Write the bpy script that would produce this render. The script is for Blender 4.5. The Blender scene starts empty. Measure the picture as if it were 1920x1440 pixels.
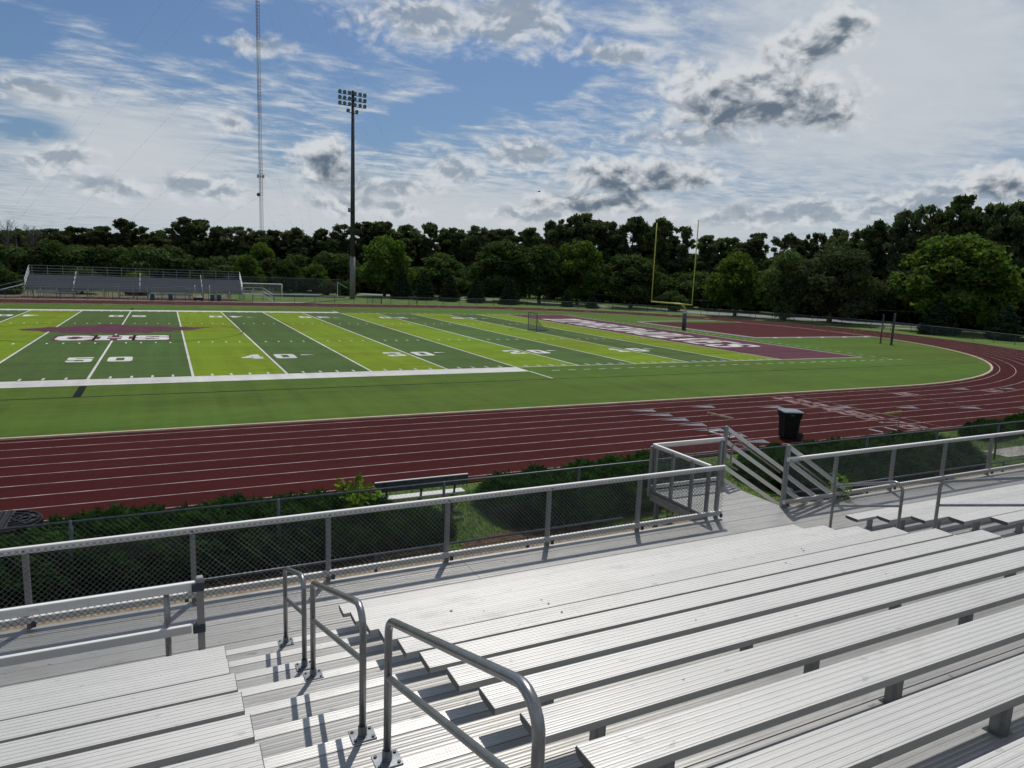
import bpy, math, random
import numpy as np
from mathutils import Vector, Matrix, Euler

R = math.radians
rnd = random.Random(7)
nrg = np.random.default_rng(11)
sc = bpy.context.scene
COL = sc.collection

# ------------------------------------------------------------------ camera
CAM = Vector((3.474, -62.478, 5.811))
yaw, pit, rol = 0.46574, 0.15964, 0.0390
fw = Vector((math.sin(yaw)*math.cos(pit), math.cos(yaw)*math.cos(pit), -math.sin(pit)))
rt = Vector((math.cos(yaw), -math.sin(yaw), 0))
up = rt.cross(fw)
r2 = rt*math.cos(rol) + up*math.sin(rol)
u2 = -rt*math.sin(rol) + up*math.cos(rol)
cd = bpy.data.cameras.new('camera')
cd.sensor_width = 36
cd.lens = 36*1298.3/1920
cd.clip_start = 0.05
cd.clip_end = 6000
co = bpy.data.objects.new('camera', cd)
co.matrix_world = Matrix(((r2.x, u2.x, -fw.x, CAM.x), (r2.y, u2.y, -fw.y, CAM.y), (r2.z, u2.z, -fw.z, CAM.z), (0, 0, 0, 1)))
COL.objects.link(co)
sc.camera = co
sc.view_settings.view_transform = 'Standard'
sc.view_settings.look = 'None'
sc.view_settings.gamma = 1
sc.view_settings.exposure = -0.33
sc.render.resolution_x, sc.render.resolution_y = 1024, 768
sc.cycles.use_denoising = True
sc.cycles.use_adaptive_sampling = True
sc.cycles.adaptive_threshold = .02
sc.cycles.adaptive_min_samples = 12
sc.cycles.max_bounces = 5
sc.cycles.diffuse_bounces = 2
sc.cycles.glossy_bounces = 2
sc.cycles.transparent_max_bounces = 10
sc.cycles.caustics_reflective = False
sc.cycles.caustics_refractive = False

# ------------------------------------------------------------------ sun and sky
SUN_AZ, SUN_EL = 33.0, 58.0
sd = Vector((math.sin(R(SUN_AZ))*math.cos(R(SUN_EL)), math.cos(R(SUN_AZ))*math.cos(R(SUN_EL)), math.sin(R(SUN_EL))))
ld = bpy.data.lights.new('sun', 'SUN')
ld.energy = 3.9
ld.angle = R(0.6)
ld.color = (1.0, 0.955, 0.89)
lo = bpy.data.objects.new('sun', ld)
lo.rotation_euler = (-sd).to_track_quat('-Z', 'Y').to_euler()
lo.location = sd*200
COL.objects.link(lo)


class NT:
    """small helper to write node trees"""
    def __init__(s, tree):
        s.t = tree
        s.t.nodes.clear()

    def n(s, typ, **kw):
        nd = s.t.nodes.new(typ)
        for k, v in kw.items():
            setattr(nd, k, v)
        return nd

    def put(s, nd, i, v):
        if v is None:
            return
        if isinstance(v, bpy.types.NodeSocket):
            s.t.links.new(v, nd.inputs[i])
        else:
            nd.inputs[i].default_value = v

    def m(s, op, a, b=None, c=None, clamp=False):
        nd = s.n('ShaderNodeMath', operation=op, use_clamp=clamp)
        for i, v in enumerate((a, b, c)):
            s.put(nd, i, v)
        return nd.outputs[0]

    def vm(s, op, a, b=None, out=0, scale=None):
        nd = s.n('ShaderNodeVectorMath', operation=op)
        s.put(nd, 0, a)
        s.put(nd, 1, b)
        if scale is not None:
            s.put(nd, 3, scale)
        return nd.outputs[out]

    def noise(s, vec, scale, detail=4, rough=.55, dist=0, out=0):
        nd = s.n('ShaderNodeTexNoise')
        s.put(nd, 'Vector', vec)
        s.put(nd, 'Scale', scale)
        s.put(nd, 'Detail', detail)
        s.put(nd, 'Roughness', rough)
        s.put(nd, 'Distortion', dist)
        return nd.outputs[out]

    def step(s, v, a, b, lo=0.0, hi=1.0):
        nd = s.n('ShaderNodeMapRange', interpolation_type='SMOOTHSTEP')
        for i, x in enumerate((v, a, b, lo, hi)):
            s.put(nd, i, x)
        return nd.outputs[0]

    def lin(s, v, a, b, lo=0.0, hi=1.0):
        nd = s.n('ShaderNodeMapRange')
        for i, x in enumerate((v, a, b, lo, hi)):
            s.put(nd, i, x)
        return nd.outputs[0]

    def mix(s, f, a, b, blend='MIX'):
        nd = s.n('ShaderNodeMix', data_type='RGBA', blend_type=blend)
        s.put(nd, 0, f)
        s.put(nd, 6, a if isinstance(a, bpy.types.NodeSocket) else (*a, 1))
        s.put(nd, 7, b if isinstance(b, bpy.types.NodeSocket) else (*b, 1))
        return nd.outputs[2]


def build_world():
    w = bpy.data.worlds.new('World')
    sc.world = w
    w.use_nodes = True
    T = NT(w.node_tree)
    tc = T.n('ShaderNodeTexCoord')
    d = tc.outputs['Generated']
    sky = T.n('ShaderNodeTexSky', sky_type='NISHITA')
    sky.sun_disc = False
    sky.sun_elevation = R(SUN_EL)
    sky.sun_rotation = R(SUN_AZ)
    sky.air_density = 1.15
    sky.dust_density = 1.3
    sky.ozone_density = 2.4
    skyc = sky.outputs[0]

    def blob(az, el, a, b, tilt=0, low=0):
        az, el = R(az), R(el)
        c = Vector((math.sin(az)*math.cos(el), math.cos(az)*math.cos(el), math.sin(el)))
        r = Vector((math.cos(az), -math.sin(az), 0))
        u = r.cross(c)*1.0
        if u.z < 0:
            u = -u
        t = R(tilt)
        r_, u_ = r*math.cos(t)+u*math.sin(t), u*math.cos(t)-r*math.sin(t)
        x = T.vm('DOT_PRODUCT', d, tuple(r_/R(a)), out=1)
        y = T.vm('DOT_PRODUCT', d, tuple(u_/R(b)), out=1)
        x2 = T.m('MULTIPLY', x, x)
        v = T.m('SUBTRACT', 1.0, T.m('SQRT', T.m('MULTIPLY_ADD', y, y, x2)))
        if not low:
            return v
        y = T.m('ADD', y, low)
        return v, T.m('SUBTRACT', 1.0, T.m('SQRT', T.m('MULTIPLY_ADD', y, y, x2)))

    def field(lst, k=.25, low=0):
        v = w_ = None
        for q in lst:
            x = blob(*q, low=low)
            if low:
                x, x_ = x
                w_ = x_ if w_ is None else T.m('SMOOTH_MAX', w_, x_, k)
            v = x if v is None else T.m('SMOOTH_MAX', v, x, k)
        return (v, w_) if low else v
    # cumulus: heavy grey ones, and light ones
    heavy = [(42.2, 13.5, 4.6, 2.4), (45.8, 13.3, 4.4, 2.0), (49.2, 12.4, 2.6, 1.5), (47.6, 16.7, 3.0, 1.5, 20), (49.6, 17.4, 2.2, 1.4), (34.6, 7.9, 5.2, 1.3), (38.2, 8.0, 4.0, 1.2), (33.0, 5.7, 5.6, .9),
             (11.6, 8.1, 2.2, 1.6), (61.5, 7.0, 2.8, 1.3),
             (-40, 12, 7, 2), (95, 11, 7, 2.2), (-120, 12, 9, 2.5), (165, 10, 8, 2)]
    light = [(21.3, 7.9, 2.6, 1.5), (-6.0, 6.3, 2.2, 1.3, 15), (-3.2, 4.8, 2.9, .9), (4.7, 10.0, 1.6, .9), (12.7, 4.8, 3.6, 1.0), (40.0, 10.6, 5.6, .9), (2.4, 5.3, 3.6, 1.1), (17.0, 6.3, 3.0, .9), (16.8, 4.7, 2.4, .7), (47.0, 5.1, 7.0, 1.1, 4), (56.0, 6.0, 5.6, 1.4, 6), (60.5, 6.8, 3.0, 1.3, 8),
             (19.0, 18.2, 6.2, 1.7), (25.6, 18.6, 4.6, 2.2), (6.6, 15.3, 2.4, .8), (-7.1, 10.4, 2.8, .8), (28.0, 4.7, 5.0, .9), (13.4, 6.4, 3.4, 1.2), (27.0, 9.4, 3.6, 1.3), (33.5, 16.5, 3.2, .9),
             (-30, 7, 8, 1.2), (80, 6, 9, 1.3), (-90, 16, 9, 2), (130, 18, 9, 2)]
    hf, sh = field(heavy, .35, .55)
    lf = field(light, .35)
    dz = T.vm('MULTIPLY', d, (1, 1, 1.45))
    wn = T.noise(dz, 16, 1, .5, 0, 1)
    dw = T.vm('ADD', dz, T.vm('SCALE', T.vm('SUBTRACT', wn, (.5, .5, .5)), scale=.035))
    n1 = T.noise(dw, 30, 6, .58, 0)
    dz2 = T.vm('ADD', dw, (.002, .002, .013))
    n2 = T.noise(dz2, 30, 3, .55, 0)
    vo = T.n('ShaderNodeTexVoronoi', feature='F1')
    T.put(vo, 'Vector', dw)
    vo.inputs['Scale'].default_value = 62
    puff = T.m('SUBTRACT', .42, vo.outputs['Distance'])
    na = T.m('ADD', T.m('SUBTRACT', n1, .5), T.m('MULTIPLY', puff, .22))
    nb = T.m('SUBTRACT', n2, .5)
    Dh = T.m('ADD', T.m('MULTIPLY_ADD', hf, 1.15, .30), T.m('MULTIPLY', na, 2.3))
    Dl = T.m('ADD', T.m('MULTIPLY_ADD', lf, 1.05, .26), T.m('MULTIPLY', na, 2.4))
    ah = T.step(Dh, -.14, .62)
    al = T.step(Dl, -.12, .85)
    emb = T.m('ADD', T.m('SUBTRACT', n1, n2), T.m('MULTIPLY', puff, .16))
    # sun high up: a part is grey where cloud lies above it, tops and thin edges stay bright
    tk = T.m('ADD', T.m('ADD', T.m('MULTIPLY', hf, .45), T.m('MULTIPLY_ADD', sh, 1.05, .05)), T.m('MULTIPLY', nb, 1.7))
    thick = T.step(T.m('SUBTRACT', tk, T.m('MULTIPLY', emb, 3.6)), -.30, 1.75)
    ch = T.mix(thick, (8.2, 8.5, 8.8), (1.4, 1.9, 2.55))
    thl = T.step(T.m('SUBTRACT', T.m('ADD', lf, T.m('MULTIPLY', nb, 2.0)), T.m('MULTIPLY', emb, 3.0)), -.15, 1.0)
    cl = T.mix(thl, (8.2, 8.5, 8.8), (3.5, 4.2, 5.0))
    # thin mottled high layer on a plane
    sep = T.n('ShaderNodeSeparateXYZ')
    T.put(sep, 0, d)
    zz = T.m('ADD', T.m('MAXIMUM', sep.outputs[2], 0.0), .05)
    q = T.vm('DIVIDE', d, None)
    cmb = T.n('ShaderNodeCombineXYZ')
    for i in range(3):
        T.put(cmb, i, zz)
    T.put(q.node, 1, cmb.outputs[0])
    mp = T.n('ShaderNodeMapping')
    T.put(mp, 'Vector', q)
    mp.inputs['Rotation'].default_value = (0, 0, R(-35))
    mp.inputs['Scale'].default_value = (.75, 1.1, 0)
    n3 = T.noise(mp.outputs[0], 5.2, 5, .64, .3)
    n4 = T.noise(mp.outputs[0], .55, 2, .5, .2)
    veil = field([(52, 14, 20, 13), (20, 4, 60, 5), (-2, 7, 12, 6), (60, 24, 24, 12), (-90, 18, 40, 20), (130, 20, 40, 20), (-160, 30, 40, 30)], .3)
    holes = field([(1.3, 15.9, 6.5, 1.9, -6), (11.1, 17.2, 5.6, 1.3), (20.0, 11.9, 5.6, 1.5, 14), (15.9, 10.4, 3.0, 1.3), (-7.5, 7.9, 3.0, 1.2), (27.5, 14.3, 5.0, 1.7, 16), (23.2, 15.2, 3.4, 1.2), (-9, 13.7, 3, 1.5), (-20, 14, 8, 3), (70, 40, 20, 9), (-60, 40, 20, 12)], .2)
    cov = T.m('ADD', .53, T.m('MULTIPLY', T.m('SUBTRACT', n4, .5), .4))
    cov = T.m('ADD', cov, T.m('MULTIPLY', T.m('MAXIMUM', veil, 0.0), .42))
    cov = T.m('SUBTRACT', cov, T.m('MULTIPLY', T.m('MAXIMUM', T.m('ADD', holes, .15), 0.0), .55))
    vs = T.step(veil, .05, .7)
    n3s = T.m('ADD', T.m('MULTIPLY', n3, T.m('SUBTRACT', 1.0, T.m('MULTIPLY', vs, .80))), T.m('MULTIPLY', vs, .415))
    thin = T.step(T.m('ADD', n3s, T.m('SUBTRACT', cov, .5)), .34, .84)
    cthin = T.mix(T.step(n3s, .36, .68), (4.5, 5.4, 6.4), (7.7, 8.15, 8.6))
    cthin = T.mix(T.m('MULTIPLY', T.step(veil, .25, .9), .65), cthin, (7.7, 7.95, 8.2))
    horiz = T.step(sep.outputs[2], 0.0, .16, .55, 0.0)
    base = T.mix(1.0, skyc, (.51, .65, .83), 'MULTIPLY')
    c0 = T.mix(horiz, base, (4.0, 5.0, 6.1))
    c1 = T.mix(T.m('MULTIPLY', thin, .92), c0, cthin)
    c2 = T.mix(T.m('MULTIPLY', al, .82), c1, cl)
    c3 = T.mix(T.m('MULTIPLY', ah, .95), c2, ch)
    bg = T.n('ShaderNodeBackground')
    T.put(bg, 0, c3)
    bg.inputs[1].default_value = 0.10
    out = T.n('ShaderNodeOutputWorld')
    T.t.links.new(bg.outputs[0], out.inputs[0])
    w.cycles.sampling_method = 'MANUAL'
    w.cycles.sample_map_resolution = 512


build_world()

# ------------------------------------------------------------------ materials
MATS = {}


def mat(name, col, rough=.6, metal=0.0, var=.12, scale=3.0, spec=.5, bump=0.0, bscale=40, col2=None, stretch=(1, 1, 1), coords='Object', island=0.0, rand=0.0):
    m = bpy.data.materials.new(name)
    m.use_nodes = True
    T = NT(m.node_tree)
    tc = T.n('ShaderNodeTexCoord')
    v = T.vm('MULTIPLY', tc.outputs[coords], stretch)
    n = T.noise(v, scale, 6, .62)
    c2 = col2 or tuple(min(1, x*(1+var*2.2)) for x in col)
    c1 = tuple(x*(1-var*2.2) if col2 is None else x for x in col)
    c = T.mix(T.step(n, .3, .7), c1, c2)
    fine = T.noise(v, scale*9, 3, .6)
    c = T.mix(1.0, c, T.mix(fine, (1-var,)*3, (1+var,)*3), 'MULTIPLY')
    if island:
        g = T.n('ShaderNodeNewGeometry')
        f = T.lin(g.outputs['Random Per Island'], 0, 1, 1-island, 1+island)
        c = T.mix(1.0, c, T.vm('SCALE', (1, 1, 1), scale=f), 'MULTIPLY')
    if rand:
        oi = T.n('ShaderNodeObjectInfo')
        f = T.lin(oi.outputs['Random'], 0, 1, 1-rand, 1+rand)
        c = T.mix(1.0, c, T.vm('SCALE', (1, 1, 1), scale=f), 'MULTIPLY')
    b = T.n('ShaderNodeBsdfPrincipled')
    T.put(b, 'Base Color', c)
    T.put(b, 'Roughness', T.lin(fine, .2, .8, max(.05, rough-.08), min(1, rough+.08)))
    b.inputs['Metallic'].default_value = metal
    b.inputs['Specular IOR Level'].default_value = spec
    if bump:
        bp = T.n('ShaderNodeBump')
        bp.inputs['Strength'].default_value = bump
        bp.inputs['Distance'].default_value = .02
        T.put(bp, 'Height', T.noise(v, bscale, 4, .6))
        T.t.links.new(bp.outputs[0], b.inputs['Normal'])
    o = T.n('ShaderNodeOutputMaterial')
    T.t.links.new(b.outputs[0], o.inputs[0])
    MATS[name] = m
    return m


def leafmat(name, col, trans=.35, island=.35, rough=.6, rand=.12):
    m = bpy.data.materials.new(name)
    m.use_nodes = True
    T = NT(m.node_tree)
    g = T.n('ShaderNodeNewGeometry')
    tc = T.n('ShaderNodeTexCoord')
    oi = T.n('ShaderNodeObjectInfo')
    n = T.noise(tc.outputs['Object'], 1.1, 3)
    c = T.mix(T.step(n, .3, .7), tuple(x*.72 for x in col), (col[0]*1.35, col[1]*1.22, col[2]*1.1))
    f = T.m('MULTIPLY', T.lin(g.outputs['Random Per Island'], 0, 1, 1-island, 1+island), T.lin(oi.outputs['Random'], 0, 1, 1-rand, 1+rand))
    c = T.mix(1.0, c, T.vm('SCALE', (1, 1, 1), scale=f), 'MULTIPLY')
    b = T.n('ShaderNodeBsdfPrincipled')
    T.put(b, 'Base Color', c)
    b.inputs['Roughness'].default_value = .85
    b.inputs['Specular IOR Level'].default_value = .06
    t = T.n('ShaderNodeBsdfTranslucent')
    T.put(t, 0, T.mix(1.0, c, (1.3, 1.5, .65), 'MULTIPLY'))
    mx = T.n('ShaderNodeMixShader')
    mx.inputs[0].default_value = trans
    T.t.links.new(b.outputs[0], mx.inputs[1])
    T.t.links.new(t.outputs[0], mx.inputs[2])
    o = T.n('ShaderNodeOutputMaterial')
    T.t.links.new(mx.outputs[0], o.inputs[0])
    MATS[name] = m
    return m


def alumat(name, col, rough, metal, streak=.10, dirt=.25, ribs=0.0):
    """brushed, weathered aluminium extrusion: long streaks along X, smudges, fine ribs"""
    m = bpy.data.materials.new(name)
    m.use_nodes = True
    T = NT(m.node_tree)
    tc = T.n('ShaderNodeTexCoord')
    oi = T.n('ShaderNodeObjectInfo')
    ob = T.vm('ADD', tc.outputs['Object'], T.vm('SCALE', (7.3, 3.1, 1.7), scale=T.m('MULTIPLY', oi.outputs['Random'], 20.0)))
    s1 = T.noise(T.vm('MULTIPLY', ob, (.25, 55, 55)), 1, 4, .6)
    s2 = T.noise(T.vm('MULTIPLY', ob, (1.1, 3, 3)), 1.2, 7, .65)
    s3 = T.noise(ob, 14, 5, .7)
    f = T.m('ADD', 1.0, T.m('MULTIPLY', T.m('SUBTRACT', s1, .5), streak*2))
    f = T.m('SUBTRACT', f, T.m('MULTIPLY', T.step(s2, .52, .78), dirt))
    f = T.m('SUBTRACT', f, T.m('MULTIPLY', T.step(s3, .62, .80), dirt*.6))
    s4 = T.noise(T.vm('MULTIPLY', ob, (3.2, 5, 5)), 2.3, 3, .5, .6)
    f = T.m('SUBTRACT', f, T.m('MULTIPLY', T.step(s4, .66, .74), dirt*1.1))
    f = T.m('MULTIPLY', f, T.lin(oi.outputs['Random'], 0, 1, .90, 1.05))
    c = T.mix(1.0, col, T.vm('SCALE', (1, .995, .985), scale=f), 'MULTIPLY')
    b = T.n('ShaderNodeBsdfPrincipled')
    T.put(b, 'Base Color', c)
    T.put(b, 'Roughness', T.lin(s2, .3, .7, rough-.06, rough+.10))
    b.inputs['Metallic'].default_value = metal
    bp = T.n('ShaderNodeBump')
    bp.inputs['Strength'].default_value = .25
    bp.inputs['Distance'].default_value = .002
    T.put(bp, 'Height', T.noise(T.vm('MULTIPLY', ob, (.4, 160, 160)), 1, 2))
    T.t.links.new(bp.outputs[0], b.inputs['Normal'])
    o = T.n('ShaderNodeOutputMaterial')
    T.t.links.new(b.outputs[0], o.inputs[0])
    MATS[name] = m
    return m


def turfmat(name, col):
    m = bpy.data.materials.new(name)
    m.use_nodes = True
    T = NT(m.node_tree)
    g = T.n('ShaderNodeNewGeometry')
    p = g.outputs['Position']
    n1 = T.noise(T.vm('MULTIPLY', p, (.05, .40, 1)), 1, 5, .65)
    n2 = T.noise(T.vm('MULTIPLY', p, (1.1, .04, 1)), 1, 4, .65)
    n3 = T.noise(p, 9, 5, .75)
    n5 = T.noise(T.vm('MULTIPLY', p, (.35, 1.6, 1)), 1.6, 6, .72)
    n4 = T.noise(T.vm('MULTIPLY', p, (.05, .05, 1)), 1, 3, .5)
    f = T.m('ADD', 1.0, T.m('MULTIPLY', T.m('SUBTRACT', n1, .5), .75))
    f = T.m('ADD', f, T.m('MULTIPLY', T.m('SUBTRACT', n2, .5), .55))
    f = T.m('ADD', f, T.m('MULTIPLY', T.m('SUBTRACT', n3, .5), .50))
    f = T.m('ADD', f, T.m('MULTIPLY', T.m('SUBTRACT', n4, .5), .55))
    f = T.m('ADD', f, T.m('MULTIPLY', T.m('SUBTRACT', n5, .5), .70))
    c = T.mix(1.0, col, T.vm('SCALE', (1, 1, 1), scale=f), 'MULTIPLY')
    hs = T.n('ShaderNodeHueSaturation')
    T.put(hs, 'Color', c)
    T.put(hs, 'Hue', T.lin(n4, .3, .7, .485, .515))
    c = hs.outputs[0]
    b = T.n('ShaderNodeBsdfPrincipled')
    T.put(b, 'Base Color', c)
    b.inputs['Roughness'].default_value = .85
    b.inputs['Specular IOR Level'].default_value = .06
    bp = T.n('ShaderNodeBump')
    bp.inputs['Strength'].default_value = .5
    bp.inputs['Distance'].default_value = .03
    T.put(bp, 'Height', T.noise(p, 25, 4, .7))
    T.t.links.new(bp.outputs[0], b.inputs['Normal'])
    o = T.n('ShaderNodeOutputMaterial')
    T.t.links.new(b.outputs[0], o.inputs[0])
    MATS[name] = m
    return m


def meshfence_mat(name, dens, col):
    """far chain link: too fine to build wire by wire at that distance"""
    m = bpy.data.materials.new(name)
    m.use_nodes = True
    T = NT(m.node_tree)
    b = T.n('ShaderNodeBsdfPrincipled')
    b.inputs['Base Color'].default_value = (*col, 1)
    b.inputs['Roughness'].default_value = .5
    t = T.n('ShaderNodeBsdfTransparent')
    mx = T.n('ShaderNodeMixShader')
    mx.inputs[0].default_value = dens
    T.t.links.new(t.outputs[0], mx.inputs[1])
    T.t.links.new(b.outputs[0], mx.inputs[2])
    o = T.n('ShaderNodeOutputMaterial')
    T.t.links.new(mx.outputs[0], o.inputs[0])
    MATS[name] = m
    return m


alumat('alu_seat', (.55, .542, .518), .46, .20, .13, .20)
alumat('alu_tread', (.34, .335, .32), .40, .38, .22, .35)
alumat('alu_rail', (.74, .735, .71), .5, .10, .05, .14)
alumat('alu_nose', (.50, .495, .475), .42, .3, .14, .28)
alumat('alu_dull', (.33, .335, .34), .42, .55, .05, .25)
alumat('far_alu', (.24, .255, .285), .45, .4, .10, .2)
alumat('end_cap', (.11, .11, .11), .5, .2, .05, .25)
mat('pipe', (.27, .27, .272), .33, .85, .06, 10)
mat('galv', (.22, .235, .25), .42, .7, .12, 8)
mat('galv_dark', (.07, .085, .10), .45, .5, .12, 8)
mat('wire', (.13, .135, .14), .55, .2, .1, 5)
mat('wire_lit', (.09, .10, .11), .45, .6, .1, 5)
mat('rubber', (.012, .012, .014), .55, 0, .2, 5)
mat('black_plastic', (.009, .009, .010), .6, 0, .2, 6, spec=.2)
mat('grey_lid', (.17, .20, .22), .30, 0, .1, 6)
mat('blue_plastic', (.012, .045, .11), .45, 0, .2, 3)
mat('white_metal', (.72, .73, .74), .4, .1, .05, 4)
mat('yellow_paint', (.42, .40, .07), .45, 0, .08, 4)
mat('pad', (.05, .052, .07), .6, 0, .2, 5)
mat('pole_paint', (.045, .05, .06), .5, .2, .2, 2)
mat('pole_concrete', (.16, .165, .165), .8, 0, .15, 2)
mat('bark', (.05, .04, .032), .9, 0, .3, 4, bump=.6, bscale=20)
mat('bark_grey', (.10, .095, .09), .9, 0, .25, 4)
mat('mast_red', (.26, .09, .08), .6, 0, .1, 3)
mat('mast_white', (.42, .42, .43), .6, 0, .1, 3)
mat('grass', (.055, .105, .012), .85, 0, .22, .35, bump=.8, bscale=30, col2=(.105, .17, .024), coords='Object', spec=.2)
mat('grass_blade', (.040, .085, .012), .8, 0, .2, 1.5, col2=(.085, .15, .025), island=.4, spec=.25)
mat('dirt', (.13, .10, .07), .95, 0, .25, 1.2, bump=.7, bscale=30, col2=(.20, .16, .11), spec=.15)
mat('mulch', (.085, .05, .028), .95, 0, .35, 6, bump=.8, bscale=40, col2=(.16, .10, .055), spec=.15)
mat('litter_shaded', (.018, .014, .009), .95, 0, .35, 6, bump=.8, bscale=40, col2=(.040, .030, .018), spec=.1)  # leaf mulch, darkened so its colour carries the shade of the hedge
mat('gravel', (.22, .17, .115), .95, 0, .30, 9, bump=.8, bscale=60, col2=(.33, .27, .19), spec=.2)
mat('asphalt', (.19, .195, .20), .85, 0, .12, .5, col2=(.25, .25, .255))
mat('concrete', (.38, .36, .33), .85, 0, .12, 1.5, col2=(.46, .43, .39))
mat('kerb', (.40, .30, .20), .85, 0, .15, 1.2, col2=(.50, .40, .29))
mat('track_red', (.043, .0066, .0064), .9, 0, .20, .35, bump=.25, bscale=200, col2=(.053, .0096, .0090), spec=.06, stretch=(.35, 1.6, 1))
mat('apron_red', (.055, .011, .012), .9, 0, .16, .5, col2=(.075, .016, .016), spec=.08)
mat('track_white', (.33, .26, .255), .7, 0, .22, 1.5)
mat('track_pink', (.15, .070, .070), .75, 0, .35, 3)
mat('track_blue', (.105, .108, .135), .75, 0, .18, 2)
turfmat('turf_mid', (.071, .121, .019))
turfmat('turf_dark', (.063, .105, .029))
turfmat('turf_lime', (.142, .206, .012))
turfmat('turf_purple', (.095, .036, .052))
turfmat('turf_white', (.52, .51, .49))
turfmat('turf_black', (.010, .013, .012))
leafmat('leaf_dark', (.064, .094, .042), .32, .4, rand=.3)
leafmat('leaf_mid', (.052, .084, .032), .34)
leafmat('leaf_bright', (.074, .122, .032), .46)
leafmat('leaf_pine', (.072, .096, .056), .34, .45, rand=.3)
leafmat('leaf_live', (.060, .078, .044), .28)
leafmat('leaf_cedar', (.028, .048, .028), .15)
leafmat('leaf_juniper', (.024, .060, .018), .40, .5)
leafmat('leaf_vine', (.16, .27, .03), .4, .3)
meshfence_mat('far_mesh', .20, (.10, .11, .115))
meshfence_mat('net', .40, (.30, .31, .30))

# ------------------------------------------------------------------ mesh helpers
ORG = {}


class MB:
    def __init__(s):
        s.v = []
        s.f = []

    def add(s, vs, fs):
        o = len(s.v)
        s.v += [tuple(x) for x in vs]
        s.f += [tuple(i+o for i in f) for f in fs]
        return s

    def box(s, c, d, rz=0, bev=0):
        cx, cy, cz = c
        x, y, z = d[0]/2, d[1]/2, d[2]/2
        if bev:
            b = bev
            vs = []
            for zz, ins in ((-z, b), (-z+b, 0), (z-b, 0), (z, b)):
                vs += [(px, py, zz) for px, py in ((-x+ins, -y+ins), (x-ins, -y+ins), (x-ins, y-ins), (-x+ins, y-ins))]
            fs = [(3, 2, 1, 0), (12, 13, 14, 15)]
            for k in range(3):
                for i in range(4):
                    j = (i+1) % 4
                    fs.append((k*4+i, k*4+j, k*4+4+j, k*4+4+i))
        else:
            vs = [(-x, -y, -z), (x, -y, -z), (x, y, -z), (-x, y, -z), (-x, -y, z), (x, -y, z), (x, y, z), (-x, y, z)]
            fs = [(3, 2, 1, 0), (4, 5, 6, 7), (0, 1, 5, 4), (1, 2, 6, 5), (2, 3, 7, 6), (3, 0, 4, 7)]
        if rz:
            cs, sn = math.cos(rz), math.sin(rz)
            vs = [(a*cs-b*sn, a*sn+b*cs, c_) for a, b, c_ in vs]
        return s.add([(a+cx, b+cy, c_+cz) for a, b, c_ in vs], fs)

    def bar(s, a, b, w, h, upv=(0, 0, 1)):
        """rectangular bar from a to b"""
        a, b = Vector(a), Vector(b)
        t = (b-a).normalized()
        sd_ = t.cross(Vector(upv))
        if sd_.length < 1e-4:
            sd_ = Vector((1, 0, 0))
        sd_.normalize()
        n = sd_.cross(t)
        vs = []
        for p in (a, b):
            for i, j in ((-1, -1), (1, -1), (1, 1), (-1, 1)):
                vs.append(p+sd_*(i*w/2)+n*(j*h/2))
        return s.add(vs, [(0, 1, 2, 3), (7, 6, 5, 4), (0, 4, 5, 1), (1, 5, 6, 2), (2, 6, 7, 3), (3, 7, 4, 0)])

    def tube(s, pts, r, n=8, cap=True):
        pts = [Vector(p) for p in pts]
        rs = r if isinstance(r, (list, tuple)) else [r]*len(pts)
        o = len(s.v)
        prev = None
        for i, p in enumerate(pts):
            t = (pts[min(i+1, len(pts)-1)]-pts[max(i-1, 0)]).normalized()
            if prev is None:
                a = t.cross(Vector((0, 0, 1)))
                if a.length < .01:
                    a = t.cross(Vector((1, 0, 0)))
                a.normalize()
            else:
                a = (prev - t*prev.dot(t)).normalized()
            prev = a
            b = t.cross(a)
            for k in range(n):
                an = 2*math.pi*k/n
                s.v.append(tuple(p+a*(math.cos(an)*rs[i])+b*(math.sin(an)*rs[i])))
        for i in range(len(pts)-1):
            for k in range(n):
                k2 = (k+1) % n
                s.f.append((o+i*n+k, o+i*n+k2, o+i*n+n+k2, o+i*n+n+k))
        if cap:
            s.f.append(tuple(o+k for k in range(n-1, -1, -1)))
            e = o+(len(pts)-1)*n
            s.f.append(tuple(e+k for k in range(n)))
        return s

    def extrude_x(s, prof, x0, x1, caps=True):
        """closed (y, z) profile swept along X"""
        n = len(prof)
        o = len(s.v)
        for x in (x0, x1):
            s.v += [(x, y, z) for y, z in prof]
        for i in range(n):
            j = (i+1) % n
            s.f.append((o+i, o+j, o+n+j, o+n+i))
        if caps:
            s.f.append(tuple(o+i for i in range(n-1, -1, -1)))
            s.f.append(tuple(o+n+i for i in range(n)))
        return s

    def poly(s, pts, z):
        return s.add([(x, y, z) for x, y in pts], [tuple(range(len(pts)))])

    def rect(s, x0, x1, y0, y1, z):
        return s.poly([(x0, y0), (x1, y0), (x1, y1), (x0, y1)], z)

    def build(s, name, material, parent=None, loc=None, smooth=False, shift=True):
        """parts: verts are world coordinates, shifted to the parent's origin"""
        org = Vector(ORG.get(parent.name, (0, 0, 0))) if parent is not None else Vector(loc or (0, 0, 0))
        me = bpy.data.meshes.new(name)
        if shift and org.length > 0:
            vs = [(a-org.x, b-org.y, c-org.z) for a, b, c in s.v]
        else:
            vs = s.v
        me.from_pydata(vs, [], s.f)
        me.validate()
        if smooth:
            me.polygons.foreach_set('use_smooth', [True]*len(me.polygons))
        me.materials.append(MATS[material])
        o = bpy.data.objects.new(name, me)
        COL.objects.link(o)
        if parent is not None:
            o.parent = parent
            ORG[o.name] = tuple(org)
        else:
            o.location = org
            ORG[o.name] = tuple(org)
        return o


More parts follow.
